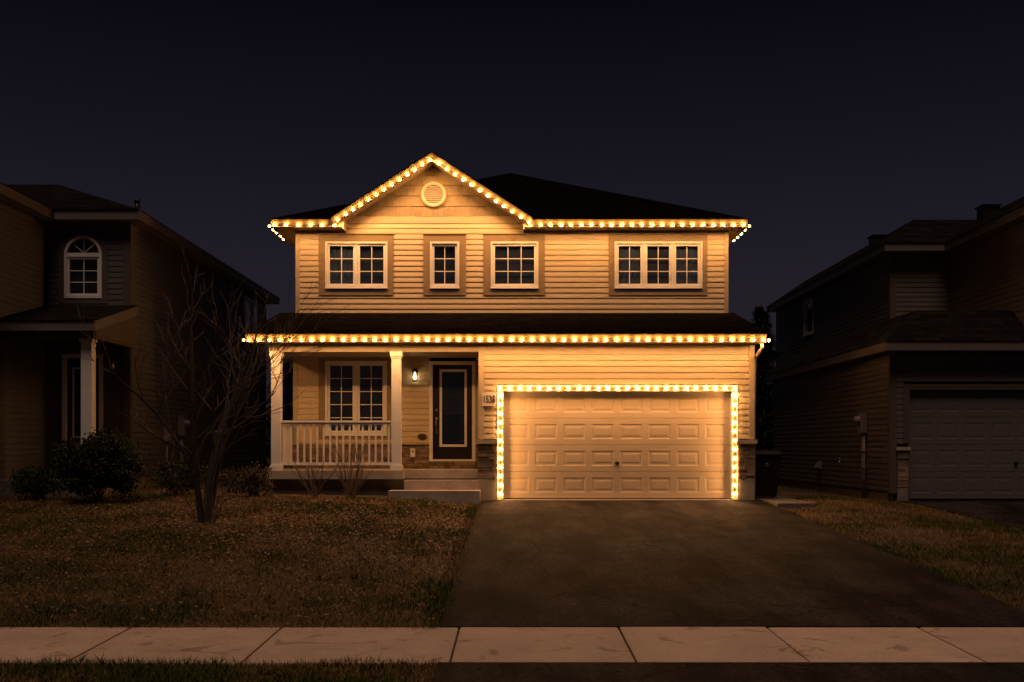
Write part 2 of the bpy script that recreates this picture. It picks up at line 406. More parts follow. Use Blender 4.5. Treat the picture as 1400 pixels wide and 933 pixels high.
struct(mb.build('kerb', M['concrete']))
mb = MB(); mb.box(5.23, 6.02, 21.0, 27.0, 0.4, 0.584); struct(mb.build('path', M['pathslab']))

# ------------------------------------------------------------------ house building helpers
def siding(mb, F, a0, a1, c0, c1, openings=(), expo=0.127, t=0.017, clip=None):
    c = c0
    while c < c1 - 1e-4:
        ct = min(c + expo, c1)
        segs = [(a0, a1)]
        if clip:
            lo, hi = clip(c); lo, hi = max(lo, a0), min(hi, a1)
            segs = [(lo, hi)] if hi > lo + .01 else []
        for (p, q, r, s_) in openings:
            if r < ct - 1e-4 and s_ > c + 1e-4:
                ns = []
                for (x, y) in segs:
                    if q <= x or p >= y: ns.append((x, y)); continue
                    if p > x: ns.append((x, p))
                    if q < y: ns.append((q, y))
                segs = ns
        for (x, y) in segs:
            top = 0.002
            mb.face([F(x, t, c), F(y, t, c), F(y, t * .8, c + (ct - c) * .35), F(x, t * .8, c + (ct - c) * .35)])
            mb.face([F(x, t * .8, c + (ct - c) * .35), F(y, t * .8, c + (ct - c) * .35), F(y, top, ct), F(x, top, ct)])
            mb.face([F(x, 0.002, c), F(y, 0.002, c), F(y, t, c), F(x, t, c)])
        c += expo

def trunc_hip(mb, x0, x1, y0, y1, z, slope, d, cut=None):
    """truncated hip (or ridge when d is half the width); UVs in metres"""
    k = math.sqrt(1 + slope * slope); h = z + slope * d
    L = math.hypot(1, slope)
    if cut:      # front plane stops at the valleys of a front gable
        xl, xr, ax, ay = cut; A = (ax, ay, z + slope * (ay - y0)); Rg = (x0 + d, y0 + d, h); va = (ay - y0) * L
        mb.face([(x0, y0, z), (xl, y0, z), A, Rg], [(x0, 0), (xl, 0), (ax, va), (x0 + d, d * L)])
        mb.face([(xr, y0, z), (x1, y0, z), Rg, A], [(xr, 0), (x1, 0), (x0 + d, d * L), (ax, va)])
    else:
        mb.face([(x0, y0, z), (x1, y0, z), (x1 - d, y0 + d, h), (x0 + d, y0 + d, h)], [(x0, 0), (x1, 0), (x1 - d, d * L), (x0 + d, d * L)])
    mb.face([(x1, y1, z), (x0, y1, z), (x0 + d, y1 - d, h), (x1 - d, y1 - d, h)], [(x1, 0), (x0, 0), (x0 + d, d * L), (x1 - d, d * L)])
    mb.face([(x1, y0, z), (x1, y1, z), (x1 - d, y1 - d, h), (x1 - d, y0 + d, h)], [(y0, 0), (y1, 0), (y1 - d, d * L), (y0 + d, d * L)])
    mb.face([(x0, y1, z), (x0, y0, z), (x0 + d, y0 + d, h), (x0 + d, y1 - d, h)], [(y1, 0), (y0, 0), (y0 + d, d * L), (y1 - d, d * L)])
    if x1 - x0 - 2 * d > 0.02: mb.face([(x0 + d, y0 + d, h), (x1 - d, y0 + d, h), (x1 - d, y1 - d, h), (x0 + d, y1 - d, h)], [(0, 0), (1, 0), (1, 1), (0, 1)])

def window(parent, F, a0, a1, c0, c1, units, cols, rows, casing=None, curtains=None, wallmat='trim', cw=0.0, casing_gap=None):
    w = MB(); fw = 0.045
    w.ring(F, a0, a1, c0, c1, fw, -0.09, 0.045)
    # sill nose
    w.fbox(F, a0 - 0.01, a1 + 0.01, c0 - 0.02, c0, -0.02, 0.06)
    n = len(units); tot = sum(units); x = a0 + fw; aw = (a1 - a0 - 2 * fw) - (n - 1) * 0.05
    spans = []
    for i, uu in enumerate(units):
        ww = aw * uu / tot; spans.append((x, x + ww)); x += ww
        if i < n - 1: w.fbox(F, x, x + 0.05, c0 + fw, c1 - fw, -0.09, 0.035); x += 0.05
    win = w.build('window', M['white'], parent)
    for i, (p, q) in enumerate(spans):
        s_ = MB(); sw = 0.05
        s_.ring(F, p + .004, q - .004, c0 + fw + .004, c1 - fw - .004, sw, -0.06, 0.012)
        s_.build('sash', M['white'], win)
        gp, gq, g0, g1 = p + sw, q - sw, c0 + fw + sw, c1 - fw - sw
        gl = MB(); gl.fbox(F, gp, gq, g0, g1, -0.030, -0.024); gl.build('pane', M['glass'], win)
        gr = MB(); k = cols[i] if isinstance(cols, (list, tuple)) else cols
        for j in range(1, k): xx = gp + (gq - gp) * j / k; gr.fbox(F, xx - .009, xx + .009, g0, g1, -0.022, -0.010)
        for j in range(1, rows):
            zz = g0 + (g1 - g0) * j / rows; 
            for jj in range(k):
                xa = gp + (gq - gp) * jj / k + (.009 if jj else 0); xb = gp + (gq - gp) * (jj + 1) / k - (.009 if jj < k - 1 else 0)
                gr.fbox(F, xa, xb, zz - .009, zz + .009, -0.0215, -0.0105)
        gr.build('grille', M['white'], win)
        kind = curtains[i] if curtains else 'darkblind'
        cu = MB(); m_ = 40; ph = rng.uniform(0, 6)
        amp = 0.012 if kind == 'curtain' else 0.0
        for j in range(m_):
            xa = p + (q - p) * j / m_; xb = p + (q - p) * (j + 1) / m_
            da = -0.082 + amp * math.sin(ph + xa * 52) + amp * .5 * math.sin(xa * 23); db = -0.082 + amp * math.sin(ph + xb * 52) + amp * .5 * math.sin(xb * 23)
            cu.face([F(xa, da, c0), F(xb, db, c0), F(xb, db, c1), F(xa, da, c1)], smooth=True)
        cu.build('curtain' if kind == 'curtain' else 'blind', M[kind], win)  # the non-curtain sheet is added to tint the dark panes
    rb = MB()   # dark reveal box behind the glass
    rb.fbox(F, a0 - .02, a0 + .01, c0, c1, -0.40, -0.095); rb.fbox(F, a1 - .01, a1 + .02, c0, c1, -0.40, -0.095)
    rb.fbox(F, a0, a1, c1 - .01, c1 + .02, -0.40, -0.095); rb.fbox(F, a0, a1, c0 - .02, c0 + .01, -0.40, -0.095); rb.fbox(F, a0, a1, c0, c1, -0.42, -0.40)
    rb.build('reveal', M['interior'], win)
    if casing:
        t0, t1, u0, u1 = casing; cs = MB(); d0, d1 = -0.01, 0.030
        cs.fbox(F, t0, t1, c1, u1, d0, d1); cs.fbox(F, t0, t1, u0, c0 - .02, d0, d1)
        cs.fbox(F, t0, a0, c0 - .02, c1, d0, d1); cs.fbox(F, a1, t1, c0 - .02, c1, d0, d1)
        cs.fbox(F, t0 - .01, t1 + .01, u1, u1 + .022, d0, d1 + .02)     # drip cap
        cs.build('casing', M[wallmat], win)
    return win

def raised_panel(mb, F, a0, a1, c0, c1, b):
    r = [(0, b), (0.018, b - 0.006), (0.048, b - 0.006), (0.085, b - 0.001)]
    P = [[F(a0 + i, d, c0 + i), F(a1 - i, d, c0 + i), F(a1 - i, d, c1 - i), F(a0 + i, d, c1 - i)] for i, d in r]
    for k in range(3):
        for j in range(4):
            j2 = (j + 1) % 4; mb.face([P[k][j], P[k][j2], P[k + 1][j2], P[k + 1][j]])
    mb.face(P[3])

def garage_door(parent, F, a0, a1, c0, c1, mat, b=-0.10, nc=8, nr=4, handle=True):
    d = MB(); sh = (c1 - c0) / nr
    for r in range(nr):
        z0, z1 = c0 + r * sh + 0.004, c0 + (r + 1) * sh - 0.004
        pw = (a1 - a0) / nc; mx, mz = 0.065, 0.12
        x = a0
        for k in range(nc):
            p0, p1 = a0 + k * pw + mx, a0 + (k + 1) * pw - mx
            if k == 0: p0 = a0 + 0.10
            if k == nc - 1: p1 = a1 - 0.10
            d.face([F(x, b, z0), F(p0, b, z0), F(p0, b, z1), F(x, b, z1)])
            d.face([F(p0, b, z0), F(p1, b, z0), F(p1, b, z0 + mz), F(p0, b, z0 + mz)])
            d.face([F(p0, b, z1 - mz), F(p1, b, z1 - mz), F(p1, b, z1), F(p0, b, z1)])
            raised_panel(d, F, p0, p1, z0 + mz, z1 - mz, b)
            x = p1
        d.face([F(x, b, z0), F(a1, b, z0), F(a1, b, z1), F(x, b, z1)])
        d.face([F(a0, b, z1), F(a1, b, z1), F(a1, b - .02, z1 + .004), F(a0, b - .02, z1 + .004)])
        d.face([F(a0, b, z0), F(a1, b, z0), F(a1, b - .02, z0 - .004), F(a0, b - .02, z0 - .004)])
    d.fbox(F, a0, a1, c0, c1, b - .06, b - .02)
    gd = d.build('garage_door', mat, parent)
    if handle:
        h = MB(); ac = (a0 + a1) / 2; zc = c0 + sh * 1.33
        h.lathe(F(ac, b, zc), F.n, [(0, .045), (.012, .045), (.016, .03), (.03, .022), (.05, .02), (.055, .0)], 14)
        h.box(ac - .055, ac + .055, b + .045, b + .06, zc - .012, zc + .012, 0, F)
        h.build('handle', M['blackmetal'], gd)
    return gd

def stonework(mb, F, a0, a1, c0, c1, b=0.05, seed=0, full_faces=True):
    r = random.Random(seed); z = c0
    while z < c1 - 0.02:
        h = min(r.choice((0.06, 0.085, 0.11)), c1 - z)
        if c1 - z - h < 0.03: h = c1 - z
        x = a0
        while x < a1 - 0.01:
            w = r.uniform(0.09, 0.28)
            if a1 - x - w < 0.08: w = a1 - x
            mb.fbox(F, x + .003, x + w - .003, z + .003, z + h - .003, -0.02, b + r.uniform(-0.015, 0.015))
            x += w
        z += h
    mb.fbox(F, a0 + .004, a1 - .004, c0 + .002, c1 - .002, -0.03, b - 0.025)

def cornice(parent, name, pts_boxes, mat):
    mb = MB()
    for b in pts_boxes: mb.box(*b)
    return mb.build(name, mat, parent)

def soffit_strip(mb, x0, x1, y0, y1, z, along='x', pitch=0.10):
    """vented soffit with grooves across the short way"""
    if along == 'x':
        x = x0
        while x < x1 - 1e-3:
            e = min(x + pitch, x1); mb.face([(x, y0, z), (e - .012, y0, z), (e - .012, y1, z), (x, y1, z)])
            mb.face([(e - .012, y0, z), (e - .006, y0, z + .012), (e - .006, y1, z + .012), (e - .012, y1, z)])
            mb.face([(e - .006, y0, z + .012), (e, y0, z), (e, y1, z), (e - .006, y1, z + .012)]); x = e
    else:
        y = y0
        while y < y1 - 1e-3:
            e = min(y + pitch, y1); mb.face([(x0, y, z), (x1, y, z), (x1, e - .012, z), (x0, e - .012, z)])
            mb.face([(x0, e - .012, z), (x1, e - .012, z), (x1, e - .006, z + .012), (x0, e - .006, z + .012)])
            mb.face([(x0, e - .006, z + .012), (x1, e - .006, z + .012), (x1, e, z), (x0, e, z)]); y = e

def gutter(mb, x0, x1, y0, y1, z0, z1):
    """K-style front: box plus projecting lip; for runs along x at the front (y0 = outer face)"""
    mb.box(x0, x1, y0, y1, z0, z1 - .03); mb.box(x0, x1, y0 - .018, y1, z1 - .028, z1)

# ------------------------------------------------------------------ MAIN HOUSE
H = thing('house', 'beige two-storey house with lit strings along its eaves, porch and wide garage door', 'house', (0, 24, 0.58))
YU, YG, YP = 25.1, 22.3, 23.9
FU, FG, FP = front(YU), front(YG), front(YP)
UX0, UX1 = -5.14, 5.07
def xu(px): return (px - 702) * YU / 1450
def zu(py): return EYE + (610 - py) * YU / 1450
# windows in the upper wall: frame px, casing px
UW = [((445, 530, 331, 394), (436, 538, 321, 404), [1, 1], 2, ['curtain', 'darkblind']),
      ((588, 628, 331, 394), (579, 637, 321, 404), [1], 2, ['darkblind']),
      ((671, 736, 331, 394), (661, 745, 321, 404), [1], 3, ['darkblind']),
      ((840, 960, 331, 394), (832, 967, 321, 404), [1, 1, 1], 2, ['curtain', 'darkblind', 'curtain'])]
opens = [(xu(f[0]) - .01, xu(f[1]) + .01, zu(f[3]) - .02, zu(f[2])) for f, *_ in UW]
mb = MB(); siding(mb, FU, UX0, UX1, 4.84, 6.98, opens)
for X, F in ((UX0, faceL(UX0)), (UX1, faceR(UX1))): siding(mb, F, YU, 37, 0.9, 6.9)
siding(mb, Frame((0, 37, 0), (1, 0, 0), (0, 1, 0)), UX0, UX1, 0.9, 6.9)
mb.build('upper_wall', M['siding'], H)
for f, c, un, cols, cu in UW:
    window(H, FU, xu(f[0]), xu(f[1]), zu(f[3]), zu(f[2]), un, cols, 3, (xu(c[0]), xu(c[1]), zu(c[3]), zu(c[2])), cu)
# corner boards of upper storey
boards(H, 'corner_board', M['beige_trim'], [(FU, UX0 - .012, UX0 + .085, 4.84, 6.80, -0.01, 0.032), (FU, UX1 - .085, UX1 + .012, 4.84, 6.80, -0.01, 0.032)])
boards(H, 'band_board', M['beige_trim'], [(FU, xu(468), xu(717), 6.985, 7.15, -0.01, 0.017)])
# gable wall with shakes
GP = (-1.896, 8.526); GS = 0.647; GF = 24.55
mb = MB(); zz = 7.15; row = 0
while zz < 8.4:
    h = 0.245; x = -4.0 + rng.uniform(0, .1)
    while x < 0.3:
        w = rng.uniform(0.09, 0.17); lim0 = GP[0] - (GP[1] - .10 - zz) / GS; lim1 = GP[0] + (GP[1] - .10 - zz) / GS
        p, q = max(x, lim0), min(x + w - .004, lim1)
        if q > p + .01:
            o1 = rng.uniform(0.016, 0.026)
            zt = zz + h
            mb.face([FU(p, o1, zz), FU(q, o1, zz), FU(q, .002, zt), FU(p, .002, zt)])
            mb.face([FU(p, 0, zz), FU(q, 0, zz), FU(q, o1, zz), FU(p, o1, zz)])
            mb.face([FU(p, -.01, zz), FU(p, o1, zz), FU(p, .002, zt), FU(p, -.01, zt)])
            mb.face([FU(q, -.01, zz), FU(q, o1, zz), FU(q, .002, zt), FU(q, -.01, zt)])
        x += w
    zz += h; row += 1
mb.face([FU(-4.3, -.005, 6.95), FU(.5, -.005, 6.95), FU(GP[0], -.005, 8.5)])
mb.build('gable_wall', M['shake'], H)
# round gable vent
gv = MB(); vc = FU(-1.887, 0.0, 7.66)
gv.lathe(vc, (0, -1, 0), [(0.0, .30), (.055, .30), (.062, .285), (.062, .235), (.045, .222), (.02, .218)], 40)
vent = gv.build('gable_vent', M['fascia'], H)
sl = MB(); r_ = 0.222
for k in range(9):
    z = -r_ + .03 + k * 0.048; hw = math.sqrt(max(0, r_ ** 2 - z ** 2)) if abs(z) < r_ else 0
    if hw > .03: sl.poly([vc + Vector((-hw, -.042, z - .02)), vc + Vector((hw, -.042, z - .02)), vc + Vector((hw, -.02, z + .02)), vc + Vector((-hw, -.02, z + .02)),
                          vc + Vector((-hw, -.034, z - .02)), vc + Vector((hw, -.034, z - .02)), vc + Vector((hw, -.012, z + .02)), vc + Vector((-hw, -.012, z + .02))],
                         [(0, 1, 2, 3), (7, 6, 5, 4), (0, 4, 5, 1), (2, 6, 7, 3), (0, 3, 7, 4), (1, 5, 6, 2)])
sl.build('louvre', M['beige_trim'], vent)
bk = MB(); bk.lathe(vc, (0, -1, 0), [(0.031, 0.0001), (0.0311, .25)], 30); bk.build('backing', M['darkblind'], vent)

# main roof
EX0, EX1, EY, EZ = -5.64, 5.44, 24.65, 6.99
rf = MB(); dR = (EX1 - EX0) / 2
trunc_hip(rf, EX0 - .03, EX1 + .03, EY - .04, 37.45, EZ + .006, 0.4477, dR + .03, cut=(-3.96, .28, GP[0], 28.0))
rf.build('roof', M['roof'], H)
# gable roof
gr = MB(); yb = EY + (GP[1] - EZ) / 0.4477 + .1; fl, fr_ = GP[0] - 2.33 - .04, GP[0] + 2.33 + .04; fz = GP[1] - GS * 2.37
for fx in (fl, fr_):
    q = [(fx, GF - .03, fz + .01), (GP[0], GF - .03, GP[1] + .01), (GP[0], yb, GP[1] + .01), (fx, EY + .35, fz + .01)]
    gr.face(q, [(GF, 0), (GF, 2.8), (yb, 2.8), (EY + .3, 0)])
    q2 = [(p[0], p[1], p[2] - .022) for p in q]; gr.face(q2); gr.face([q[0], q[1], q2[1], q2[0]]); 
gr.build('gable_roof', M['roof'], H)
rk = MB(); so = MB()
for s_ in (-1, 1):
    fx = GP[0] + s_ * 2.33
    top = [(fx, GP[1] - GS * 2.33 - .02), (GP[0], GP[1] - .02)]
    hgt = 0.185
    def P(x, z, y): return (x, y, z)
    v = []
    for y in (GF, GF + .03):
        v += [P(top[0][0], top[0][1], y), P(top[1][0], top[1][1], y), P(top[1][0], top[1][1] - hgt, y), P(top[0][0], top[0][1] - hgt, y)]
    rk.poly(v, [(0, 1, 2, 3), (7, 6, 5, 4), (0, 4, 5, 1), (2, 6, 7, 3), (0, 3, 7, 4), (1, 5, 6, 2)])
    # shingle mould on top of the rake
    v = []
    for y in (GF - .018, GF):
        v += [P(top[0][0], top[0][1] + .01, y), P(top[1][0], top[1][1] + .01, y), P(top[1][0], top[1][1] - .045, y), P(top[0][0], top[0][1] - .045, y)]
    rk.poly(v, [(0, 1, 2, 3), (7, 6, 5, 4), (0, 4, 5, 1), (2, 6, 7, 3), (0, 3, 7, 4), (1, 5, 6, 2)])
    # sloping soffit with grooves
    L_ = math.hypot(2.33, GS * 2.33); n = 26
    for i in range(n):
        def q(t, y, dz=0): return (fx + (GP[0] - fx) * t, y, top[0][1] - hgt + .03 + dz + (top[1][1] - top[0][1]) * t)
        t0, t1 = i / n, (i + 1) / n; tm = t1 - .12 / n; th_ = t1 - .06 / n
        so.face([q(t0, GF + .03), q(tm, GF + .03), q(tm, YU + .02), q(t0, YU + .02)])
        so.face([q(tm, GF + .03), q(th_, GF + .03, .012), q(th_, YU + .02, .012), q(tm, YU + .02)])
        so.face([q(th_, GF + .03, .012), q(t1, GF + .03), q(t1, YU + .02), q(th_, YU + .02, .012)])
rk.build('rake_board', M['fascia'], H)
# eaves: fascia + gutter + soffit (left run, right run, side runs)
fa = MB()
for a, b in ((EX0, xu(469) + .06), (.255, EX1)):
    gutter(fa, a, b, EY, EY + .06, 6.812, EZ)
    soffit_strip(so, a, b, EY + .06, YU + .02, 6.812)
for x0, x1, s_ in ((EX0, EX0 + .06, -1), (EX1 - .06, EX1, 1)):
    fa.box(x0, x1, EY + .06, 37.4, 6.812, EZ - .03)
fa.box(xu(469) + .06, xu(469) + .085, EY - .01, YU, 6.77, 7.0); fa.box(.23, .255, EY - .01, YU, 6.77, 7.0)   # end returns
soffit_strip(so, EX0 + .06, UX0 + .02, YU + .02, 37.3, 6.813, 'y'); soffit_strip(so, UX1 - .02, EX1 - .06, YU + .02, 37.3, 6.813, 'y')
fa.build('eave_gutter', M['fascia'], H)
# lower roof
LX0, LX1, LY, LZ, LZT = -5.53, 5.23, 21.9, 4.06, 4.875
lr = MB(); Ls = math.hypot(YU - LY, LZT - LZ)
q = [(LX0, LY - .03, LZ), (LX1, LY - .03, LZ), (LX1, YU + .02, LZT), (LX0, YU + .02, LZT)]
lr.face(q, [(LX0, 0), (LX1, 0), (LX1, Ls), (LX0, Ls)]); q2 = [(p[0], p[1], p[2] - .025) for p in q]
lr.face(q2); lr.face([q[0], q[1], q2[1], q2[0]]); lr.face([q[1], q[2], q2[2], q2[1]]); lr.face([q[3], q[0], q2[0], q2[3]])
lr.build('lower_roof', M['roof'], H)
fb = MB(); gutter(fb, LX0, LX1, LY, LY + .06, 3.868, LZ - .028)
for xx0, xx1 in ((LX0, LX0 + .03), (LX1 - .03, LX1)):
    dz = (LZT - LZ); v = []
    for x in (xx0, xx1): v += [(x, LY + .06, 3.868), (x, YU, 3.868 + dz), (x, YU, LZT - .03), (x, LY + .06, LZ - .03)]
    fb.poly(v, [(0, 1, 2, 3), (7, 6, 5, 4), (0, 4, 5, 1), (2, 6, 7, 3), (0, 3, 7, 4), (1, 5, 6, 2)])
fb.build('eave_gutter', M['fascia'], H)
soffit_strip(so, LX0 + .03, LX1 - .03, LY + .06, YG + .02, 3.872)
so.build('soffit', M['soffit'], H)
# downspouts at the garage corner and porch corner
ds = MB(); ds.tube([(5.14, LY + .03, 3.84), (5.14, LY + .04, 3.74), (5.10, YG + .12, 3.58), (5.10, YG + .16, 3.3), (5.10, YG + .16, 0.7)], .035, 8)
ds.build('downspout', M['fascia'], H)
# garage wall
GX0, GX1 = -0.72, 5.05
gd0, gd1, gz0, gz1 = -0.215, 4.585, 0.615, 2.87
mb = MB(); siding(mb, FG, GX0, GX1, 0.6, 3.87, [(gd0 - .13, gd1 + .13, 0.5, gz1 + .13), (GX0, gd0, .5, 1.82), (gd1, GX1, .5, 1.82)])
siding(mb, faceR(GX1), YG, YU + .05, 0.95, 3.84); siding(mb, faceR(GX1), YG, YU, 3.84, 4.8, clip=lambda c: (LY + (c + .16 - LZ) / .2547, YU)); siding(mb, faceL(GX0), YG, YP, 1.2, 3.75)
mb.build('garage_wall', M['siding'], H)
boards(H, 'corner_board', M['beige_trim'], [(FG, GX0 - .012, GX0 + .10, 1.86, 3.835, -0.01, 0.03), (FG, GX1 - .095, GX1 + .012, 1.86, 3.835, -0.01, 0.03)])
mb = MB(); w = .13
mb.fbox(FG, gd0 - w, gd1 + w, gz1, gz1 + w, -0.16, 0.035); mb.fbox(FG, gd0 - w, gd0, gz0 - .03, gz1, -0.16, 0.035); mb.fbox(FG, gd1, gd1 + w, gz0 - .03, gz1, -0.16, 0.035)
mb.build('garage_frame', M['white'], H)
garage_door(H, FG, gd0, gd1, gz0, gz1, M['garage'])
mb = MB(); mb.box(gd0 - .14, gd1 + .14, 22.18, 22.9, 0.45, 0.592); mb.build('garage_slab', M['concrete'], H)
for a0, a1, sd in ((-0.755, -0.352, 3), (4.722, 5.065, 4)):
    mb = MB(); stonework(mb, FG, a0, a1, 1.035, 1.765, 0.06, sd)
    FS = faceL(a0) if sd == 3 else faceR(a1)
    st = mb.build('stone_pilaster', M['stone'], H)
    cp = MB(); cp.fbox(FG, a0 - .04, a1 + (.02 if sd == 3 else .04), 1.768, 1.855, -0.02, 0.11); cp.build('cap', M['stonecap'], st)
    pl = MB(); pl.fbox(FG, a0 + .01, a1 - .005, 0.4, 1.032, -0.03, 0.045); pl.build('plinth', M['concrete'], st)
# porch
mb = MB(); pw = (xu(0),)
PX0, PX1 = -4.95, -0.72
def xp(px): return (px - 702) * YP / 1450
def zp(py): return EYE + (610 - py) * YP / 1450
dF = (-1.895, -0.857, 1.375, 3.625)
wF = (xp(445), xp(529), zp(595), zp(494))
siding(mb, FP, PX0, PX1, 1.80, 3.76, [(dF[0], dF[1], dF[2], dF[3]), (wF[0] - .01, wF[1] + .01, wF[2] - .02, wF[3])])
siding(mb, faceL(PX0), YP, YU + .02, 0.9, 3.84); siding(mb, faceL(UX0), YG, YU, 3.84, 4.8, clip=lambda c: (LY + (c + .16 - LZ) / .2547, YU))
mb.build('porch_wall', M['siding'], H)
window(H, FP, *wF, [1, 1], 2, 5, (xp(436), xp(535), wF[2] - .09, 3.70), ['darkblind', 'darkblind'])
boards(H, 'corner_board', M['beige_trim'], [(FP, PX0 - .012, PX0 + .085, 1.8, 3.72, -0.01, 0.03), (FP, PX1 - .10, PX1, 1.8, 3.72, -.01, .028)])
mb = MB(); stonework(mb, FP, PX0 - .02, dF[0], 1.205, 1.75, 0.055, 8); stonework(mb, FP, dF[0], dF[1], 1.205, 1.372, 0.055, 9); stonework(mb, FP, dF[1], PX1, 1.205, 1.75, 0.055, 10)
st = mb.build('stone_base', M['stone'], H)
cp = MB(); cp.fbox(FP, PX0 - .03, dF[0], 1.752, 1.80, -0.02, 0.085); cp.fbox(FP, dF[1], PX1, 1.752, 1.80, -0.02, 0.085); cp.build('cap', M['stonecap'], st)
mb = MB(); soffit_strip(mb, -5.12, PX1, YG + .1, YP + .02, 3.715, 'x', 0.085); mb.build('porch_ceiling', M['soffit'], H)
mb = MB(); mb.box(-5.14, GX0 + .1 - .112, YG - .02, YG + .10, 3.70, 3.868); mb.box(-5.14, -5.02, YG + .10, YU - .01, 3.70, 3.868); mb.build('porch_beam', M['beige_trim'], H)
mb = MB(); mb.box(-5.14, -2.30, 22.12, 23.93, 1.03, 1.21); mb.box(-2.298, GX0 - .002, 22.60, 23.93, 1.03, 1.208); mb.build('porch_slab', M['step'], H)
mb = MB(); mb.box(-5.05, GX0 - .01, 22.64, 23.9, 0.4, 1.03); mb.box(-5.05, -2.32, 22.3, 22.64, 0.4, 1.03); mb.build('porch_foundation', M['found'], H)
mb = MB(); mb.box(-2.30, GX0 - .002, 22.24, 22.62, 0.42, 1.00); mb.build('step', M['step'], H)
mb = MB(); mb.box(-2.57, GX0 + .03, 21.74, 22.238, 0.42, 0.80); mb.build('step', M['step'], H)
mb = MB(); mb.box(-5.1, 5.02, YU + .05, 36.9, 0.3, 0.9); mb.box(GX1 - .2, GX1 - .005, YG + .05, YU + .05, 0.3, 0.95); mb.build('foundation', M['found'], H)
mb = MB(); mb.box(-4.9, 4.98, YU + .45, 36.8, 0.9, 6.7); mb.box(-4.85, -0.9, YP + .45, YU + .45, 1.0, 4.2); mb.box(-0.6, 4.95, YG + .4, YU + .45, .6, 3.9); mb.build('core', M['interior'], H)
for xc in (-4.975, -2.455):
    mb = MB(); hw = .098; yc = 22.295
    mb.box(xc - hw, xc + hw, yc - hw, yc + hw, 1.33, 3.56)
    mb.box(xc - .125, xc + .125, yc - .125, yc + .125, 1.21, 1.30); mb.box(xc - .112, xc + .112, yc - .112, yc + .112, 1.30, 1.33)
    mb.box(xc - .112, xc + .112, yc - .112, yc + .112, 3.56, 3.60); mb.box(xc - .128, xc + .128, yc - .128, yc + .128, 3.60, 3.70)
    mb.build('porch_column', M['white'], H)
def railing(p0, p1, n):
    p0, p1 = Vector(p0), Vector(p1); u = (p1 - p0); L_ = u.length; u.normalize(); nn = Vector((u.y, -u.x, 0))
    F = Frame(p0, u, nn)
    mb = MB(); mb.fbox(F, 0, L_, 1.005, 1.045, -.045, .045); mb.fbox(F, 0, L_, .96, 1.003, -.025, .025)
    rl = mb.build('railing', M['white'], H)
    b = MB(); b.fbox(F, 0, L_, .105, .165, -.022, .022); b.build('bottom_rail', M['white'], rl)
    for i in range(n):
        x = L_ * (i + .5) / n; b = MB(); b.fbox(F, x - .019, x + .019, .165, .96, -.018, .018); b.build('baluster', M['white'], rl)
railing((-4.875, 22.295, 1.21), (-2.555, 22.295, 1.21), 17)
railing((-4.975, 22.40, 1.21), (-4.975, 23.84, 1.21), 11)
# front door
mb = MB(); mb.ring(FP, dF[0], dF[1], dF[2], dF[3], .075, -0.14, 0.05, wb=.045); mb.build('door_frame', M['white'], H)
s0, s1, t0, t1 = dF[0] + .078, dF[1] - .078, dF[2] + .048, dF[3] - .078
l0, l1, m0, m1 = -1.668, -1.052, 1.70, 3.45
mb = MB()
mb.fbox(FP, s0, l0 + .02, t0, t1, -0.10, -0.055); mb.fbox(FP, l1 - .02, s1, t0, t1, -0.10, -0.055); mb.fbox(FP, l0 + .02, l1 - .02, t0, m0 + .02, -0.10, -0.055); mb.fbox(FP, l0 + .02, l1 - .02, m1 - .02, t1, -0.10, -0.055)
door = mb.build('front_door', M['door'], H)
mb = MB(); mb.ring(FP, l0, l1, m0, m1, .055, -0.055, -0.030); mb.build('glass_frame', M['white'], door)
mb = MB(); mb.fbox(FP, l0 + .055, l1 - .055, m0 + .055, m1 - .055, -0.085, -0.078); mb.build('glass_panel', M['doorglass'], door)
mb = MB(); ga, gb, gc, gd_ = l0 + .055, l1 - .055, m0 + .055, m1 - .055
for d in (.06, .11): 
    for x in (ga + d, gb - d): mb.fbox(FP, x - .004, x + .004, gc, gd_, -0.077, -0.070)
for z in (gd_ - .08, gd_ - .55, gd_ - .82, gc + .07): mb.fbox(FP, ga, gb, z - .004, z + .004, -0.0765, -0.0705)
mb.fbox(FP, (ga + gb) / 2 - .004, (ga + gb) / 2 + .004, gd_ - .82, gd_, -0.0768, -0.0702)
mb.build('lead_came', M['lead'], door)
mb = MB(); mb.face([FP(s0, -.13, t0), FP(s1, -.13, t0), FP(s1, -.13, t0 + 1.02), FP(s0, -.13, t0 + 1.02)]); mb.face([FP(s0, -.132, t0 + 1.02), FP(s1, -.132, t0 + 1.02), FP(s1, -.132, t1), FP(s0, -.132, t1)], mi=1); mb.build('blind', [M['darkblind'], M['curtain']], door)
mb = MB(); hx = s0 + .075
mb.lathe(FP(hx, -.055, 2.53), (0, -1, 0), [(0, .034), (.012, .034), (.018, .02), (.03, .016), (.031, 0)], 14)
mb.lathe(FP(hx, -.055, 2.34), (0, -1, 0), [(0, .038), (.012, .038), (.02, .02), (.035, .012), (.036, 0)], 14)
mb.tube([FP(hx, -.055, 2.33), FP(hx, -.01, 2.31), FP(hx, .012, 2.2), FP(hx, .0, 2.08), FP(hx, -.055, 2.04)], [.012, .013, .011, .011, .014], 8)
mb.lathe(FP(hx, -.055, 2.03), (0, -1, 0), [(0, .022), (.01, .022), (.014, 0)], 12)
mb.build('handle', M['nickel'], door)

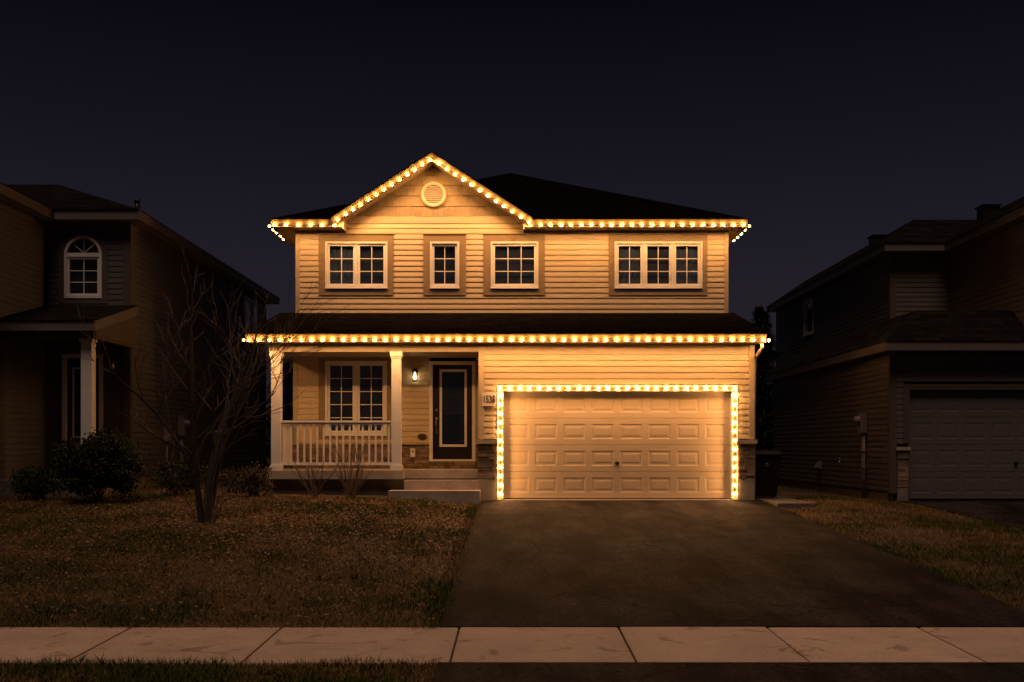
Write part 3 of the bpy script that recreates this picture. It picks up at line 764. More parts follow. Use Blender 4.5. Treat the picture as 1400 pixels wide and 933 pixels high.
# things fixed to the house front
lp = Vector(FP(-2.21, 0.016, 3.29))
LAMP = thing('wall_lamp', 'small lit coach lamp with glass sides beside the black front door', 'wall lamp', lp, 'coach lamps on porch walls')
def coach_lamp(root, p, lit):
    p = Vector(p); mb = MB()
    mb.box(p.x - .05, p.x + .05, p.y - .015, p.y, p.z + .02, p.z + .17)
    mb.tube([p + Vector((0, -.015, .13)), p + Vector((0, -.07, .17)), p + Vector((0, -.105, .15))], .009, 8)
    c = p + Vector((0, -.105, 0))
    mb.lathe(c, (0, 0, 1), [(.155, .001), (.15, .012), (.13, .03), (.10, .085), (.085, .088), (.085, .0)], 4 if False else 8, smooth=False)
    mb.box(c.x - .055, c.x + .055, c.y - .055, c.y + .055, c.z - .125, c.z - .11)
    for sx in (-1, 1):
        for sy in (-1, 1): mb.box(c.x + sx * .052 - .0035, c.x + sx * .052 + .0035, c.y + sy * .052 - .0035, c.y + sy * .052 + .0035, c.z - .11, c.z + .086)
    mb.build('lantern_frame', M['blackmetal'], root)
    g = MB()
    for q in (((-.046, -.05), (.046, -.05)), ((-.046, .05), (.046, .05)), ((-.05, -.046), (-.05, .046)), ((.05, -.046), (.05, .046))):
        (x0, y0), (x1, y1) = q
        g.face([c + Vector((x0, y0, -.11)), c + Vector((x1, y1, -.11)), c + Vector((x1, y1, .084)), c + Vector((x0, y0, .084))])
    g.build('lantern_glass', M['glass'], root)
    b = MB(); b.lathe(c + Vector((0, 0, -.075)), (0, 0, 1), [(0, .002), (.01, .02), (.04, .040), (.07, .030), (.10, .016), (.15, .014), (.16, .002)], 12)
    b.build('light_bulb', M['porchbulb'] if lit else M['white'], root)
coach_lamp(LAMP, lp, True)
np_ = Vector(FG((661 - 702) * 22.27 / 1450, .02, EYE + (610 - 546.5) * 22.27 / 1450))
npx = (669.3 - 702) * 22.27 / 1450
PL = thing('house_number_sign', 'small pale plaque reading 1538 beside the garage door', 'sign', (npx, 22.27, np_.z))
mb = MB(); mb.box(npx - .155, npx + .13, 22.25, 22.288, np_.z - .135, np_.z + .135); mb.build('plate', M['plate'], PL)
def add_text(txt, loc, size, mat, parent, sx=1.0, ex=0.004, rot=(R(90), 0, 0)):
    cu = bpy.data.curves.new('digits', 'FONT'); cu.body = txt; cu.size = size; cu.extrude = ex; cu.align_x = 'CENTER'; cu.align_y = 'CENTER'; cu.offset = 0.0015
    cu.materials.append(mat); tmp = bpy.data.objects.new('digits_curve', cu); COL.objects.link(tmp)
    bpy.context.view_layer.update()
    me = bpy.data.meshes.new_from_object(tmp.evaluated_get(bpy.context.evaluated_depsgraph_get())); bpy.data.objects.remove(tmp)
    me.name = 'digits'; o = bpy.data.objects.new('digits', me); COL.objects.link(o)
    if not me.materials: me.materials.append(mat)
    o.parent = parent; o.location = Vector(loc) - ORIG[parent.name]; o.rotation_euler = rot; o.scale = (sx, 1, 1)
    return o
add_text('1538', (npx - .012, 22.247, np_.z), .215, M['digit'], PL, 0.62)
ov = MB(); oc = Vector(FP(-2.055, .02, 1.935)); n = 22
ring = [(math.cos(2 * math.pi * k / n) * .105, math.sin(2 * math.pi * k / n) * .065) for k in range(n)]
for k in range(n):
    (x0, z0), (x1, z1) = ring[k], ring[(k + 1) % n]
    ov.face([oc + Vector((x0, -.0, z0)), oc + Vector((x1, 0, z1)), oc + Vector((x1 * .92, -.03, z1 * .9)), oc + Vector((x0 * .92, -.03, z0 * .9))])
ov.face([oc + Vector((x * .92, -.03, z * .9)) for x, z in ring])
for i, zz in enumerate((.018, -.018)): ov.box(oc.x - .06 + i * .01, oc.x + .06 - i * .015, oc.y - .036, oc.y - .0302, oc.z + zz - .006, oc.z + zz + .006)
tag(ov.build('plaque', M['slate']), 'small dark oval plaque on porch siding left of the front door', 'plaque')
ou = MB(); oc = Vector(FP(-2.26, .065, 1.565))
ou.box(oc.x - .055, oc.x + .055, oc.y - .05, oc.y, oc.z - .10, oc.z + .10); ou.box(oc.x - .047, oc.x + .047, oc.y - .06, oc.y - .0503, oc.z - .09, oc.z + .09); ou.box(oc.x - .012, oc.x + .012, oc.y - .068, oc.y - .0603, oc.z + .01, oc.z + .05, 1)
tag(ou.build('outlet_box', [M['white'], M['lead']]), 'white covered outlet box on the dark porch stone', 'outlet')

# ------------------------------------------------------------------ string lights
def bulb_mesh(tilt, mult):
    mb = MB()
    # socket behind, glowing dome, LED face aimed down and out
    mb.lathe((0, .035, 0), (0, -1, 0), [(0, .009), (.03, .009), (.031, .008)], 8, mi=3)
    mb.lathe((0, .004, 0), (0, -1, 0), [(0, .029), (.010, .0325), (.022, .030), (.032, .021), (.038, .010), (.039, .0005)], 12, mi=0)
    for k in range(10):      # ring at the back that washes the board behind the lamp
        t0_, t1_ = 2 * math.pi * k / 10, 2 * math.pi * (k + 1) / 10
        q = [(math.cos(t0_) * .011, .0045, math.sin(t0_) * .011), (math.cos(t0_) * .028, .0045, math.sin(t0_) * .028), (math.cos(t1_) * .028, .0045, math.sin(t1_) * .028), (math.cos(t1_) * .011, .0045, math.sin(t1_) * .011)]
        nn = (Vector(q[1]) - Vector(q[0])).cross(Vector(q[2]) - Vector(q[1]))
        mb.face(q if nn.y > 0 else q[::-1], mi=2)
    a = R(tilt); nrm = Vector((0, -math.sin(a), -math.cos(a))); c = Vector((0, -.012, 0)) + nrm * .030
    u = Vector((1, 0, 0)); w = nrm.cross(u); r = .0142
    pts = [c + u * math.cos(2 * math.pi * k / 10) * r + w * math.sin(2 * math.pi * k / 10) * r for k in range(10)]
    f = Vector((pts[1] - pts[0]).cross(pts[2] - pts[1]))
    if f.dot(nrm) < 0: pts = pts[::-1]
    mb.face(pts, mi=1)
    me_o = mb.build('bulb', [*led_mats(mult), M['socket']])
    return me_o
BULBS = {}
def bulb_data(tilt):
    if tilt not in BULBS:
        o = bulb_mesh(*tilt); BULBS[tilt] = o.data; bpy.data.objects.remove(o)
    return BULBS[tilt]
def string_light(label, runs):
    """runs: list of (p0, p1, n, rotation, skip_first). One cord through every bulb."""
    pts = []
    for p0, p1, n, rot, skip in runs:
        p0, p1 = Vector(p0), Vector(p1)
        for i in range(n):
            t = i / max(1, n - 1)
            pts.append((p0.lerp(p1, t), rot, skip))
    o0 = pts[0][0]
    root = thing('string_light', label, 'string lights', o0, 'string lights on the house')
    cd = MB(); trk = MB()
    for p0, p1, n, rot, skip in runs:
        m = Euler(rot).to_matrix(); p0, p1 = Vector(p0), Vector(p1)
        bk = m @ Vector((0, .022, 0)); d = (p1 - p0).normalized()
        path = []
        k = max(2, (n - 1) * 2 + 1)
        for i in range(k):
            p = p0.lerp(p1, i / (k - 1)) + bk + (m @ Vector((0, 0, -.012)) if i % 2 else Vector())
            path.append(p)
        cd.tube(path, .006, 6)
        # track: flat strip behind the cord
        up = m @ Vector((0, 0, 1)); nn = m @ Vector((0, 1, 0)); e = d * .05
        a, b = p0 - e, p1 + e; v = []
        for off in (.034, .042):
            v += [a + nn * off - up * .022, b + nn * off - up * .022, b + nn * off + up * .022, a + nn * off + up * .022]
        trk.poly(v, [(0, 1, 2, 3), (7, 6, 5, 4), (0, 4, 5, 1), (2, 6, 7, 3), (0, 3, 7, 4), (1, 5, 6, 2)])
    cd.build('cord', M['cord'], root); trk.build('mounting_track', M['track'], root)
    for p, rot, tilt in pts:
        j = Vector((rng.uniform(-.006, .006), 0, rng.uniform(-.005, .005)))
        b = bpy.data.objects.new('bulb', bulb_data(tilt)); COL.objects.link(b); b.parent = root
        b.location = p - o0 + j; b.rotation_euler = Euler(rot).to_quaternion().to_matrix().to_euler(); b.rotation_euler.rotate_axis('Z', rng.uniform(-.12, .12))
    return root
yl = EY - .062; zl = 6.855
al = math.atan(GS)
string_light('short lit light string on upper eave left of the gable',
    [((EX0 - .062, 26.3, zl), (EX0 - .062, EY + .12, zl), 5, (0, 0, R(-90)), (-30, .7)), ((EX0 + .09, yl, zl), (xu(462), yl, zl), 6, (0, 0, 0), (0, .85))])
gz = lambda x: GP[1] - .02 - .150 - abs(x - GP[0]) * GS
x0, x1 = -4.06, GP[0] - .03
string_light('lit light string climbing the left slope of the front gable', [((x0, GF - .062, gz(x0)), (x1, GF - .062, gz(x1)), 13, (0, -al, 0), (14, 1.45))])
x0, x1 = GP[0] + .17, .36
string_light('lit light string down the right slope of the front gable', [((x0, GF - .062, gz(x0)), (x1, GF - .062, gz(x1)), 12, (0, al, 0), (14, 1.45))])
string_light('lit light string along the upper eave right of the gable',
    [((.40, yl, zl), (EX1 - .10, yl, zl), 22, (0, 0, 0), (0, .85)), ((EX1 + .062, EY + .10, zl), (EX1 + .062, 26.5, zl), 5, (0, 0, R(90)), (-30, .7))])
yl2, zl2 = LY - .062, 3.912
string_light('longest lit light string along the lower eave above porch and garage',
    [((LX0 - .062, LY + .75, zl2 + .05), (LX0 - .062, LY + .10, zl2), 3, (0, 0, R(-90)), (-30, .7)), ((LX0 + .07, yl2, zl2), (LX1 - .07, yl2, zl2), 50, (0, 0, 0), (4, .74)),
     ((LX1 + .062, LY + .10, zl2), (LX1 + .062, LY + .75, zl2 + .05), 3, (0, 0, R(90)), (-30, .7))])
yt = YG - .035 - .045; zt = gz1 + .068; xa, xb = gd0 - .065, gd1 + .065
string_light('lit light string across the top of the garage door frame', [((xa, yt, zt), (xb, yt, zt), 25, (0, 0, 0), (40, .55))])
string_light('lit light string down the left side of the garage door frame', [((xa, yt, zt - .17), (xa, yt, gz0 + .10), 12, (0, R(-90), 0), (40, .55))])
string_light('lit light string down the right side of the garage door frame', [((xb, yt, zt - .17), (xb, yt, gz0 + .10), 12, (0, R(90), 0), (40, .55))])

# ------------------------------------------------------------------ LEFT NEIGHBOUR
N1 = thing('house', 'dark two-storey house with arched upstairs window, columned corner porch and blank side wall', 'house', (-12, 24, .7))
SN = M['side_n']; LXW = -8.67; LB = -10.58
F1 = front(24.0); FR = faceR(LXW); FB = faceR(LB)
aw = (-10.15, -9.30, 5.06, 6.47)       # arched window
sw1 = (34.1, 36.4, 5.45, 6.55)
mb = MB()
ac, ar = (aw[0] + aw[1]) / 2, (aw[1] - aw[0]) / 2
siding(mb, F1, LB, LXW, 4.9, 6.8, [(aw[0], aw[1], aw[2], aw[3])])
siding(mb, F1, LB, LXW, 1.15, 4.8, [(-10.20, -9.28, 1.2, 3.79)])
siding(mb, FR, 24.0, 37.1, 1.02, 6.85, [sw1])
siding(mb, FB, 18.0, 24.0, 1.02, 6.85)
siding(mb, front(18.0), -16.5, LB, .8, 6.85); siding(mb, faceL(-16.5), 18, 37.1, .8, 6.85); siding(mb, Frame((0, 37.1, 0), (1, 0, 0), (0, 1, 0)), -16.5, LXW, .8, 6.85)
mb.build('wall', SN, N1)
mb = MB(); mb.box(-16.45, LXW + .012 - .03, 24.03, 37.0, .3, 1.02); mb.box(-16.45, LB - .02, 18.05, 24, .3, 1.02); mb.build('foundation', M['found'], N1)
mb = MB(); mb.box(-16.3, LXW - .45, 24.5, 36.8, 1.0, 6.8); mb.box(-16.3, LB - .2, 18.3, 24.5, 1, 6.8); mb.build('core', M['interior'], N1)
mb = MB(); mb.fbox(F1, LXW - .16, LXW + .018, 1.02, 6.812, -.01, .03); mb.fbox(FR, 24.0, 24.09, 1.02, 6.812, -.01, .024); mb.build('corner_board', M['trim_n'], N1)
boards(N1, 'corner_board', M['trim_n'], [(FR, 37.0, 37.1, 1.02, 6.812, -.01, .024), (F1, LB, LB + .07, 1.02, 6.812, -.01, .025)])
# arched window
zs = aw[3] - ar
def arch(mb, F, r0, r1, b0, b1, n=22, zc=zs, xc=ac):
    for k in range(n):
        t0_, t1_ = math.pi * k / n, math.pi * (k + 1) / n
        v = []
        for b in (b0, b1):
            for (r, t) in ((r0, t0_), (r1, t0_), (r1, t1_), (r0, t1_)): v.append(F(xc + r * math.cos(t), b, zc + r * math.sin(t)))
        mb.poly(v, [(0, 1, 2, 3), (7, 6, 5, 4), (0, 4, 5, 1), (2, 6, 7, 3)])
mb = MB(); arch(mb, F1, ar - .06, ar, -.06, .05); mb.fbox(F1, aw[0], aw[0] + .06, aw[2], zs, -.06, .05); mb.fbox(F1, aw[1] - .06, aw[1], aw[2], zs, -.06, .05)
mb.fbox(F1, aw[0] + .06, aw[1] - .06, aw[2], aw[2] + .06, -.06, .05); mb.fbox(F1, aw[0] + .06, aw[1] - .06, zs - .05, zs + .04, -.06, .045)
mb.ring(F1, aw[0] + .06, aw[1] - .06, aw[2] + .06, zs - .05, .05, -.05, .02)
w1 = mb.build('window', M['white'], N1); w1['label'] = 'white arched window'
mb = MB(); mb.fbox(F1, aw[0] + .05, aw[1] - .05, aw[2] + .05, zs, -.03, -.025)
mb.face([F1(ac + (ar - .05) * math.cos(math.pi * k / 20), -.025, zs + (ar - .05) * math.sin(math.pi * k / 20)) for k in range(21)]); mb.build('pane', M['glass'], w1)
mb = MB(); mb.fbox(F1, ac - .01, ac + .01, aw[2] + .11, zs - .1, -.022, -.005)
for k in (1, 2): z = aw[2] + .11 + (zs - .21 - aw[2]) * k / 3; mb.fbox(F1, aw[0] + .11, aw[1] - .11, z - .01, z + .01, -.021, -.006)
for t in (45, 90, 135):
    d = Vector((math.cos(R(t)), math.sin(R(t)))); mb.tube([F1(ac + d.x * .02, -.012, zs + .04 + d.y * .02), F1(ac + d.x * (ar - .05), -.012, zs + d.y * (ar - .05))], .011, 5)
mb.build('grille', M['white'], w1)
mb = MB(); mb.fbox(F1, aw[0] - .0, aw[1], aw[2], aw[3], -.2, -.17); mb.build('blind', M['darkblind'], w1)  # added sheet that tints the arched panes
mb = MB(); arch(mb, F1, ar, ar + .13, -.01, .03); mb.fbox(F1, aw[0] - .13, aw[0], aw[2] - .12, zs, -.01, .03); mb.fbox(F1, aw[1], aw[1] + .13, aw[2] - .12, zs, -.01, .03); mb.fbox(F1, aw[0], aw[1], aw[2] - .12, aw[2], -.01, .03); mb.build('casing', M['trim_n'], w1)
# fill the square corners the opening leaves around the arch
mb = MB()
for sgn in (-1, 1):
    for k in range(10):
        t0_, t1_ = math.pi / 2 * k / 10, math.pi / 2 * (k + 1) / 10
        mb.face([F1(ac + sgn * ar * math.cos(t0_), .004, zs + ar * math.sin(t0_)), F1(ac + sgn * ar, .004, zs + ar * math.sin(t0_)), F1(ac + sgn * ar, .004, zs + ar * math.sin(t1_)), F1(ac + sgn * ar * math.cos(t1_), .004, zs + ar * math.sin(t1_))])
mb.build('spandrel', SN, w1)
window(N1, FR, *sw1, [1, 1], 1, 1, None, ['curtain', 'curtain'])
# roofs
rf = MB(); trunc_hip(rf, -16.83, -8.34, 23.62, 37.95, 6.996, .42, 3.15); rf.build('roof', M['darkroof'], N1)
rf = MB(); trunc_hip(rf, -16.83, -10.25, 17.62, 25.5, 6.993, .43, 2.2); rf.build('roof', M['darkroof'], N1)
mb = MB()
mb.box(-8.41, -8.36, 23.66, 37.9, 6.78, 6.985); mb.box(-10.28, -8.411, 23.66, 23.71, 6.78, 6.985); mb.box(-10.31, -10.27, 17.66, 23.66, 6.78, 6.985); mb.box(-16.8, -10.311, 17.66, 17.7, 6.78, 6.985); mb.box(-16.8, -8.41, 37.86, 37.9, 6.78, 6.985)
mb.build('fascia', M['fascia_n'], N1)
mb = MB(); mb.face([(-8.41, 23.71, 6.79), (-8.41, 37.8, 6.79), (LXW - .02, 37.8, 6.79), (LXW - .02, 23.71, 6.79)]); mb.face([(-10.29, 23.71, 6.792), (LXW, 23.71, 6.792), (LXW, 24.02, 6.792), (-10.29, 24.02, 6.792)]); mb.face([(-10.31, 17.7, 6.79), (-10.31, 23.9, 6.79), (LB - .02, 23.9, 6.79), (LB - .02, 17.7, 6.79)])
mb.build('soffit', M['soffit'], N1)
mb = MB(); mb.tube([(-8.62, 24.3, 7.0), (-8.62, 24.3, 7.30)], .055, 10); mb.tube([(-8.62, 24.3, 7.30), (-8.62, 24.3, 7.36)], .07, 10); mb.build('vent_pipe', M['blackmetal'], N1)
# porch roof
pr = MB(); v = [(LB, 21.46, 4.27), (-8.47, 21.46, 4.27), (-8.47, 23.98, 4.90), (LB, 23.98, 4.90)]
pr.face(v, [(LB, 0), (-8.47, 0), (-8.47, 2.6), (LB, 2.6)]); pr.build('porch_roof', M['darkroof'], N1)
mb = MB(); mb.box(LB, -8.51, 21.5, 21.55, 4.06, 4.255)
v = []
for x in (-8.55, -8.50): v += [(x, 21.55, 4.06), (x, 24.0, 4.67), (x, 24.0, 4.885), (x, 21.55, 4.262)]
mb.poly(v, [(0, 1, 2, 3), (7, 6, 5, 4), (0, 4, 5, 1), (2, 6, 7, 3), (0, 3, 7, 4), (1, 5, 6, 2)])
mb.build('porch_fascia', M['fascia_n'], N1)
v = [(-8.56, 21.75, 3.98), (-8.56, 23.99, 3.98), (-8.56, 23.99, 4.68), (-8.56, 21.75, 4.12)]
mb = MB(); mb.box(LB, -8.58, 21.68, 21.84, 3.93, 4.13); mb.box(-8.73, -8.58, 21.84, 24, 3.93, 4.1); mb.face(v); mb.face([(LB, 21.84, 4.06), (-8.6, 21.84, 4.06), (-8.6, 24, 4.06), (LB, 24, 4.06)]); mb.build('porch_beam', M['trim_n'], N1)
mb = MB(); mb.box(-8.885, -8.665, 21.78, 22.0, 1.1, 3.86); mb.box(-8.915, -8.635, 21.75, 22.03, 3.86, 3.93); mb.box(-8.915, -8.635, 21.75, 22.03, 1.02, 1.1); mb.build('porch_column', M['white'], N1)
mb = MB(); mb.box(LB, -8.55, 21.6, 24.0, .4, 1.02); mb.build('porch_slab', M['found'], N1)
mb = MB(); mb.ring(F1, -10.20, -9.28, 1.2, 3.79, .085, -.1, .05); mb.build('door_frame', M['white'], N1)
mb = MB(); mb.fbox(F1, -10.115, -9.365, 1.25, 3.705, -.08, -.04); d1 = mb.build('front_door', M['door'], N1)
mb = MB(); mb.ring(F1, -9.99, -9.49, 1.9, 3.5, .04, -.04, -.02); mb.build('glass_frame', M['white'], d1)
mb = MB(); mb.fbox(F1, -9.95, -9.53, 1.94, 3.46, -.035, -.03); mb.build('glass_panel', M['darkblind'], d1)
lq = F1(-9.02, .016, 3.53); L2 = thing('wall_lamp', 'unlit coach lamp beside the door of the dark house with arched window', 'wall lamp', lq, 'coach lamps on porch walls'); coach_lamp(L2, lq, False)

def meter_box(root, F, a, c, zbot, big=True):
    mb = MB(); mb.fbox(F, a - .14, a + .14, c - .26, c + .26, .02, .17); mb.fbox(F, a - .15, a + .15, c + .245, c + .268, .02, .19); mb.build('meter_housing', M['meter'], root)
    g = MB(); g.lathe(F(a, .17, c + .05), F.n, [(0, .10), (.03, .10), (.035, .085), (.10, .08), (.115, .05), (.118, .001)], 18); g.build('meter_dial', M['meter'], root)
    p = MB(); p.tube([F(a - .06, .07, c - .26), F(a - .06, .07, zbot)], .028, 8); p.tube([F(a + .05, .07, c - .26), F(a + .05, .07, zbot)], .032, 8)
    for z in (c - .7, c - 1.1): p.fbox(F, a - .10, a + .10, z - .015, z + .015, .02, .11)
    p.build('conduit', M['meter'], root)
MT = thing('electric_meter', 'grey electric meter with round dial on the wall behind the bare tree', 'electric meter', FR(27.5, 0, 1.0), 'electric meters on side walls'); meter_box(MT, FR, 27.5, 2.25, .75)
mb = MB(); mb.fbox(FR, 26.2, 26.45, 1.85, 2.2, .02, .14); mb.fbox(FR, 26.19, 26.46, 2.2, 2.225, .02, .16); mb.tube([FR(26.32, .07, 1.85), FR(26.32, .07, 1.2), FR(26.32, .02, 1.15)], .02, 6)
tag(mb.build('utility_box', M['meter']), 'small grey utility box left of the meter behind the bare tree', 'utility box')

# ------------------------------------------------------------------ RIGHT NEIGHBOUR
N2 = thing('house', 'dark two-storey house with grey garage door and a low hipped roof over the garage', 'house', (11, 24, .5))
gx, gy = 8.45, 23.8; ux, uy = 9.91, 27.9; bx, by = 11.5, 23.6
F2 = front(gy); FL2 = faceL(gx); FU2 = faceL(ux)
sw2 = (35.0, 36.1, 5.45, 6.62)
r0, r1, rz0, rz1 = 8.88, 13.76, .53, 2.98
mb = MB()
siding(mb, FL2, gy, 34.5, .70, 3.84); siding(mb, F2, gx, 17, .5, 3.84, [(r0 - .13, r1 + .13, .3, rz1 + .13), (gx, r0, .3, 1.7)])
siding(mb, FU2, uy, 40, 4.5, 6.85, [sw2]); siding(mb, front(uy), ux, bx, 4.5, 6.85); siding(mb, faceL(bx), by, uy, 3.9, 6.85); siding(mb, front(by), bx, 17, 4.0, 6.85)
siding(mb, faceR(17), by, 40, .5, 6.85); siding(mb, Frame((0, 40, 0), (1, 0, 0), (0, 1, 0)), ux, 17, .5, 6.85); siding(mb, Frame((0, 34.5, 0), (1, 0, 0), (0, 1, 0)), gx, ux, .5, 3.84)
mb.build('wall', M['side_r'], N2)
mb = MB(); mb.box(gx + .03, 16.9, gy + .25, 34.4, .2, .70); mb.build('foundation', M['found'], N2)
mb = MB(); mb.box(gx + .2, 16.9, gy + .4, 34.3, .7, 3.9); mb.box(ux + .5, 16.9, uy + .3, 39.9, .6, 6.8); mb.box(bx + .2, 16.9, by + .3, uy + .4, 4, 6.8); mb.build('core', M['interior'], N2)
mb = MB(); mb.fbox(F2, gx - .018, gx + .14, .66, 3.83, -.01, .03); mb.fbox(FL2, gy, gy + .10, .66, 3.83, -.01, .024); mb.build('corner_board', M['trim_n'], N2)
mb = MB(); mb.fbox(front(uy), ux - .018, ux + .13, 4.6, 6.77, -.01, .03); mb.fbox(FU2, uy, uy + .09, 4.6, 6.77, -.01, .024); mb.build('corner_board', M['trim_n'], N2)
boards(N2, 'corner_board', M['trim_n'], [(front(uy), bx - .08, bx, 4.6, 6.77, -.01, .025)])
window(N2, FU2, *sw2, [1], 1, 1, None, ['darkblind'])
rf = MB(); trunc_hip(rf, 8.2, 17.3, 23.37, 34.85, 4.04, .75, 1.07); rf.build('lower_roof', M['darkroof'], N2)
rf = MB(); trunc_hip(rf, 9.60, 17.3, 27.46, 40.4, 6.995, .7, 1.2); trunc_hip(rf, 11.17, 17.3, 23.27, 31, 6.993, .7, .9); rf.build('roof', M['darkroof'], N2)
mb = MB()
mb.box(8.23, 17.3, 23.4, 23.45, 3.83, 4.03); mb.box(8.23, 8.28, 23.45, 34.8, 3.83, 4.03)
mb.box(9.63, 9.68, 27.5, 40.3, 6.785, 6.985); mb.box(9.68, 11.2, 27.5, 27.55, 6.785, 6.985); mb.box(11.2, 11.25, 23.3, 27.5, 6.785, 6.985); mb.box(11.25, 17.3, 23.3, 23.35, 6.785, 6.985)
mb.build('fascia', M['fascia_n'], N2)
mb = MB(); mb.face([(8.28, 23.45, 3.84), (8.28, 34.8, 3.84), (gx + .02, 34.8, 3.84), (gx + .02, 23.45, 3.84)]); mb.face([(8.28, 23.45, 3.842), (17, 23.45, 3.842), (17, gy + .02, 3.842), (8.28, gy + .02, 3.842)])
mb.face([(9.68, 27.55, 6.79), (9.68, 40.2, 6.79), (ux + .02, 40.2, 6.79), (ux + .02, 27.55, 6.79)]); mb.face([(9.68, 27.55, 6.792), (11.25, 27.55, 6.792), (11.25, uy + .02, 6.792), (9.68, uy + .02, 6.792)]); mb.face([(11.25, 23.35, 6.79), (11.25, 27.9, 6.79), (bx + .02, 27.9, 6.79), (bx + .02, 23.35, 6.79)])
mb.build('soffit', M['soffit'], N2)
def roof_vent(parent, x, y, z):
    mb = MB(); mb.box(x - .2, x + .2, y - .2, y + .2, z - .25, z + .10); mb.box(x - .24, x + .24, y - .24, y + .24, z + .10, z + .14); mb.build('roof_vent', M['blackmetal'], parent)
roof_vent(N2, 10.05, 29.2, 7.36); roof_vent(N2, 11.95, 26.7, 7.62)
garage_door(N2, F2, r0, r1, rz0, rz1, M['greydoor'], b=-.10)
mb = MB(); w = .13
mb.fbox(F2, r0 - w, r1 + w, rz1, rz1 + w, -0.15, 0.035); mb.fbox(F2, r0 - w, r0, 1.78, rz1, -0.15, 0.035); mb.fbox(F2, r1, r1 + w, 1.78, rz1, -0.15, 0.035); mb.fbox(F2, r0 - .03, r0, rz0 - .03, 1.78, -0.15, 0.033); mb.fbox(F2, r1, r1 + .03, rz0 - .03, 1.78, -0.15, 0.033)
mb.build('garage_frame', M['trim_n'], N2)
for a0, a1, sd in ((8.60, 8.845, 21), (13.80, 14.2, 22)):
    mb = MB(); stonework(mb, F2, a0, a1, .80, 1.62, .06, sd); st = mb.build('stone_pilaster', M['stone'], N2)
    cp = MB(); cp.fbox(F2, a0 - .03, a1 + .03, 1.622, 1.70, -.02, .10); cp.build('cap', M['stonecap'], st)
    pl = MB(); pl.fbox(F2, a0 + .005, a1 - .005, .3, .797, -.03, .045); pl.build('plinth', M['found'], st)
MT2 = thing('electric_meter', 'grey electric meter on paired conduits beside the neighbour garage corner', 'electric meter', FL2(25.5, 0, .6), 'electric meters on side walls')
meter_box(MT2, FL2, 25.4, 2.30, .45)
mb = MB(); mb.fbox(FL2, 29.0, 29.22, 1.10, 1.32, .02, .06); v = [FL2(29.01, .06, 1.30), FL2(29.21, .06, 1.30), FL2(29.21, .18, 1.14), FL2(29.01, .18, 1.14), FL2(29.01, .06, 1.11), FL2(29.21, .06, 1.11)]
mb.poly(v, [(0, 1, 2, 3), (0, 3, 4), (1, 5, 2)]); tag(mb.build('vent_hood', M['meter']), 'small pale vent hood low on the dark side wall', 'vent hood')
mb = MB(); mb.tube([FL2(27.2, .0, 1.32), FL2(27.2, .10, 1.32), FL2(27.2, .14, 1.24)], .016, 7); mb.lathe(FL2(27.2, .08, 1.40), (0, 0, 1), [(0, .035), (.012, .035), (.013, 0)], 10); mb.tube([FL2(27.2, .08, 1.32), FL2(27.2, .08, 1.40)], .008, 6)
tag(mb.build('hose_tap', M['nickel']), 'small metal hose tap low on wall left of the paired conduits', 'tap')

# wheelie bin
bxc, byc, bz = 5.49, 23.15, .590
BIN = thing('wheelie_bin', 'black wheelie bin standing in the gap right of the garage', 'bin', (bxc, byc, bz))
mb = MB(); w0, w1, d0, d1 = .20, .265, .24, .31
lo = [(bxc - w0, byc - d0, bz + .04), (bxc + w0, byc - d0, bz + .04), (bxc + w0, byc + d0, bz + .04), (bxc - w0, byc + d0, bz + .04)]
hi = [(bxc - w1, byc - d1, bz + .94), (bxc + w1, byc - d1, bz + .94), (bxc + w1, byc + d1, bz + .94), (bxc - w1, byc + d1, bz + .94)]
mb.poly(lo + hi, [(3, 2, 1, 0), (0, 1, 5, 4), (1, 2, 6, 5), (2, 3, 7, 6), (3, 0, 4, 7)])
mb.box(bxc - .28, bxc + .28, byc - .33, byc + .33, bz + .90, bz + .945)
for s_ in (-1, 1): mb.box(bxc + s_ * .12 - .012, bxc + s_ * .12 + .012, byc - .285, byc - .24, bz + .15, bz + .8)
body = mb.build('bin_body', M['bin'], BIN)
mb = MB(); mb.poly([(bxc - .29, byc - .36, bz + .95), (bxc + .29, byc - .36, bz + .95), (bxc + .29, byc + .34, bz + .95), (bxc - .29, byc + .34, bz + .95), (bxc - .25, byc - .30, bz + 1.02), (bxc + .25, byc - .30, bz + 1.02), (bxc + .25, byc + .30, bz + 1.05), (bxc - .25, byc + .30, bz + 1.05)],
      [(3, 2, 1, 0), (4, 5, 6, 7), (0, 1, 5, 4), (1, 2, 6, 5), (2, 3, 7, 6), (3, 0, 4, 7)]); mb.build('lid', M['bin'], BIN)
mb = MB(); mb.tube([(bxc - .25, byc + .40, bz + .96), (bxc + .25, byc + .40, bz + .96)], .016, 8); mb.build('handle', M['bin'], BIN)
for s_ in (-1, 1):
    mb = MB(); mb.lathe((bxc + s_ * .24, byc + .22, bz + .10), (s_, 0, 0), [(-.03, .0), (-.03, .10), (.03, .10), (.03, .0)], 16); mb.build('wheel', M['bin'], BIN)
mb = MB()
yy = byc - .30
for k in range(3):   # faint triangular emblem on the bin front
    a = R(90 + 120 * k); b = R(90 + 120 * (k + 1)); p = Vector((math.cos(a), 0, math.sin(a))) * .055; q = Vector((math.cos(b), 0, math.sin(b))) * .055
    c = Vector((bxc - .03, yy, bz + .72)); mb.tube([c + p.lerp(q, .12), c + p.lerp(q, .80)], [.010, .010], 5)
mb.build('emblem', M['pale'], BIN)

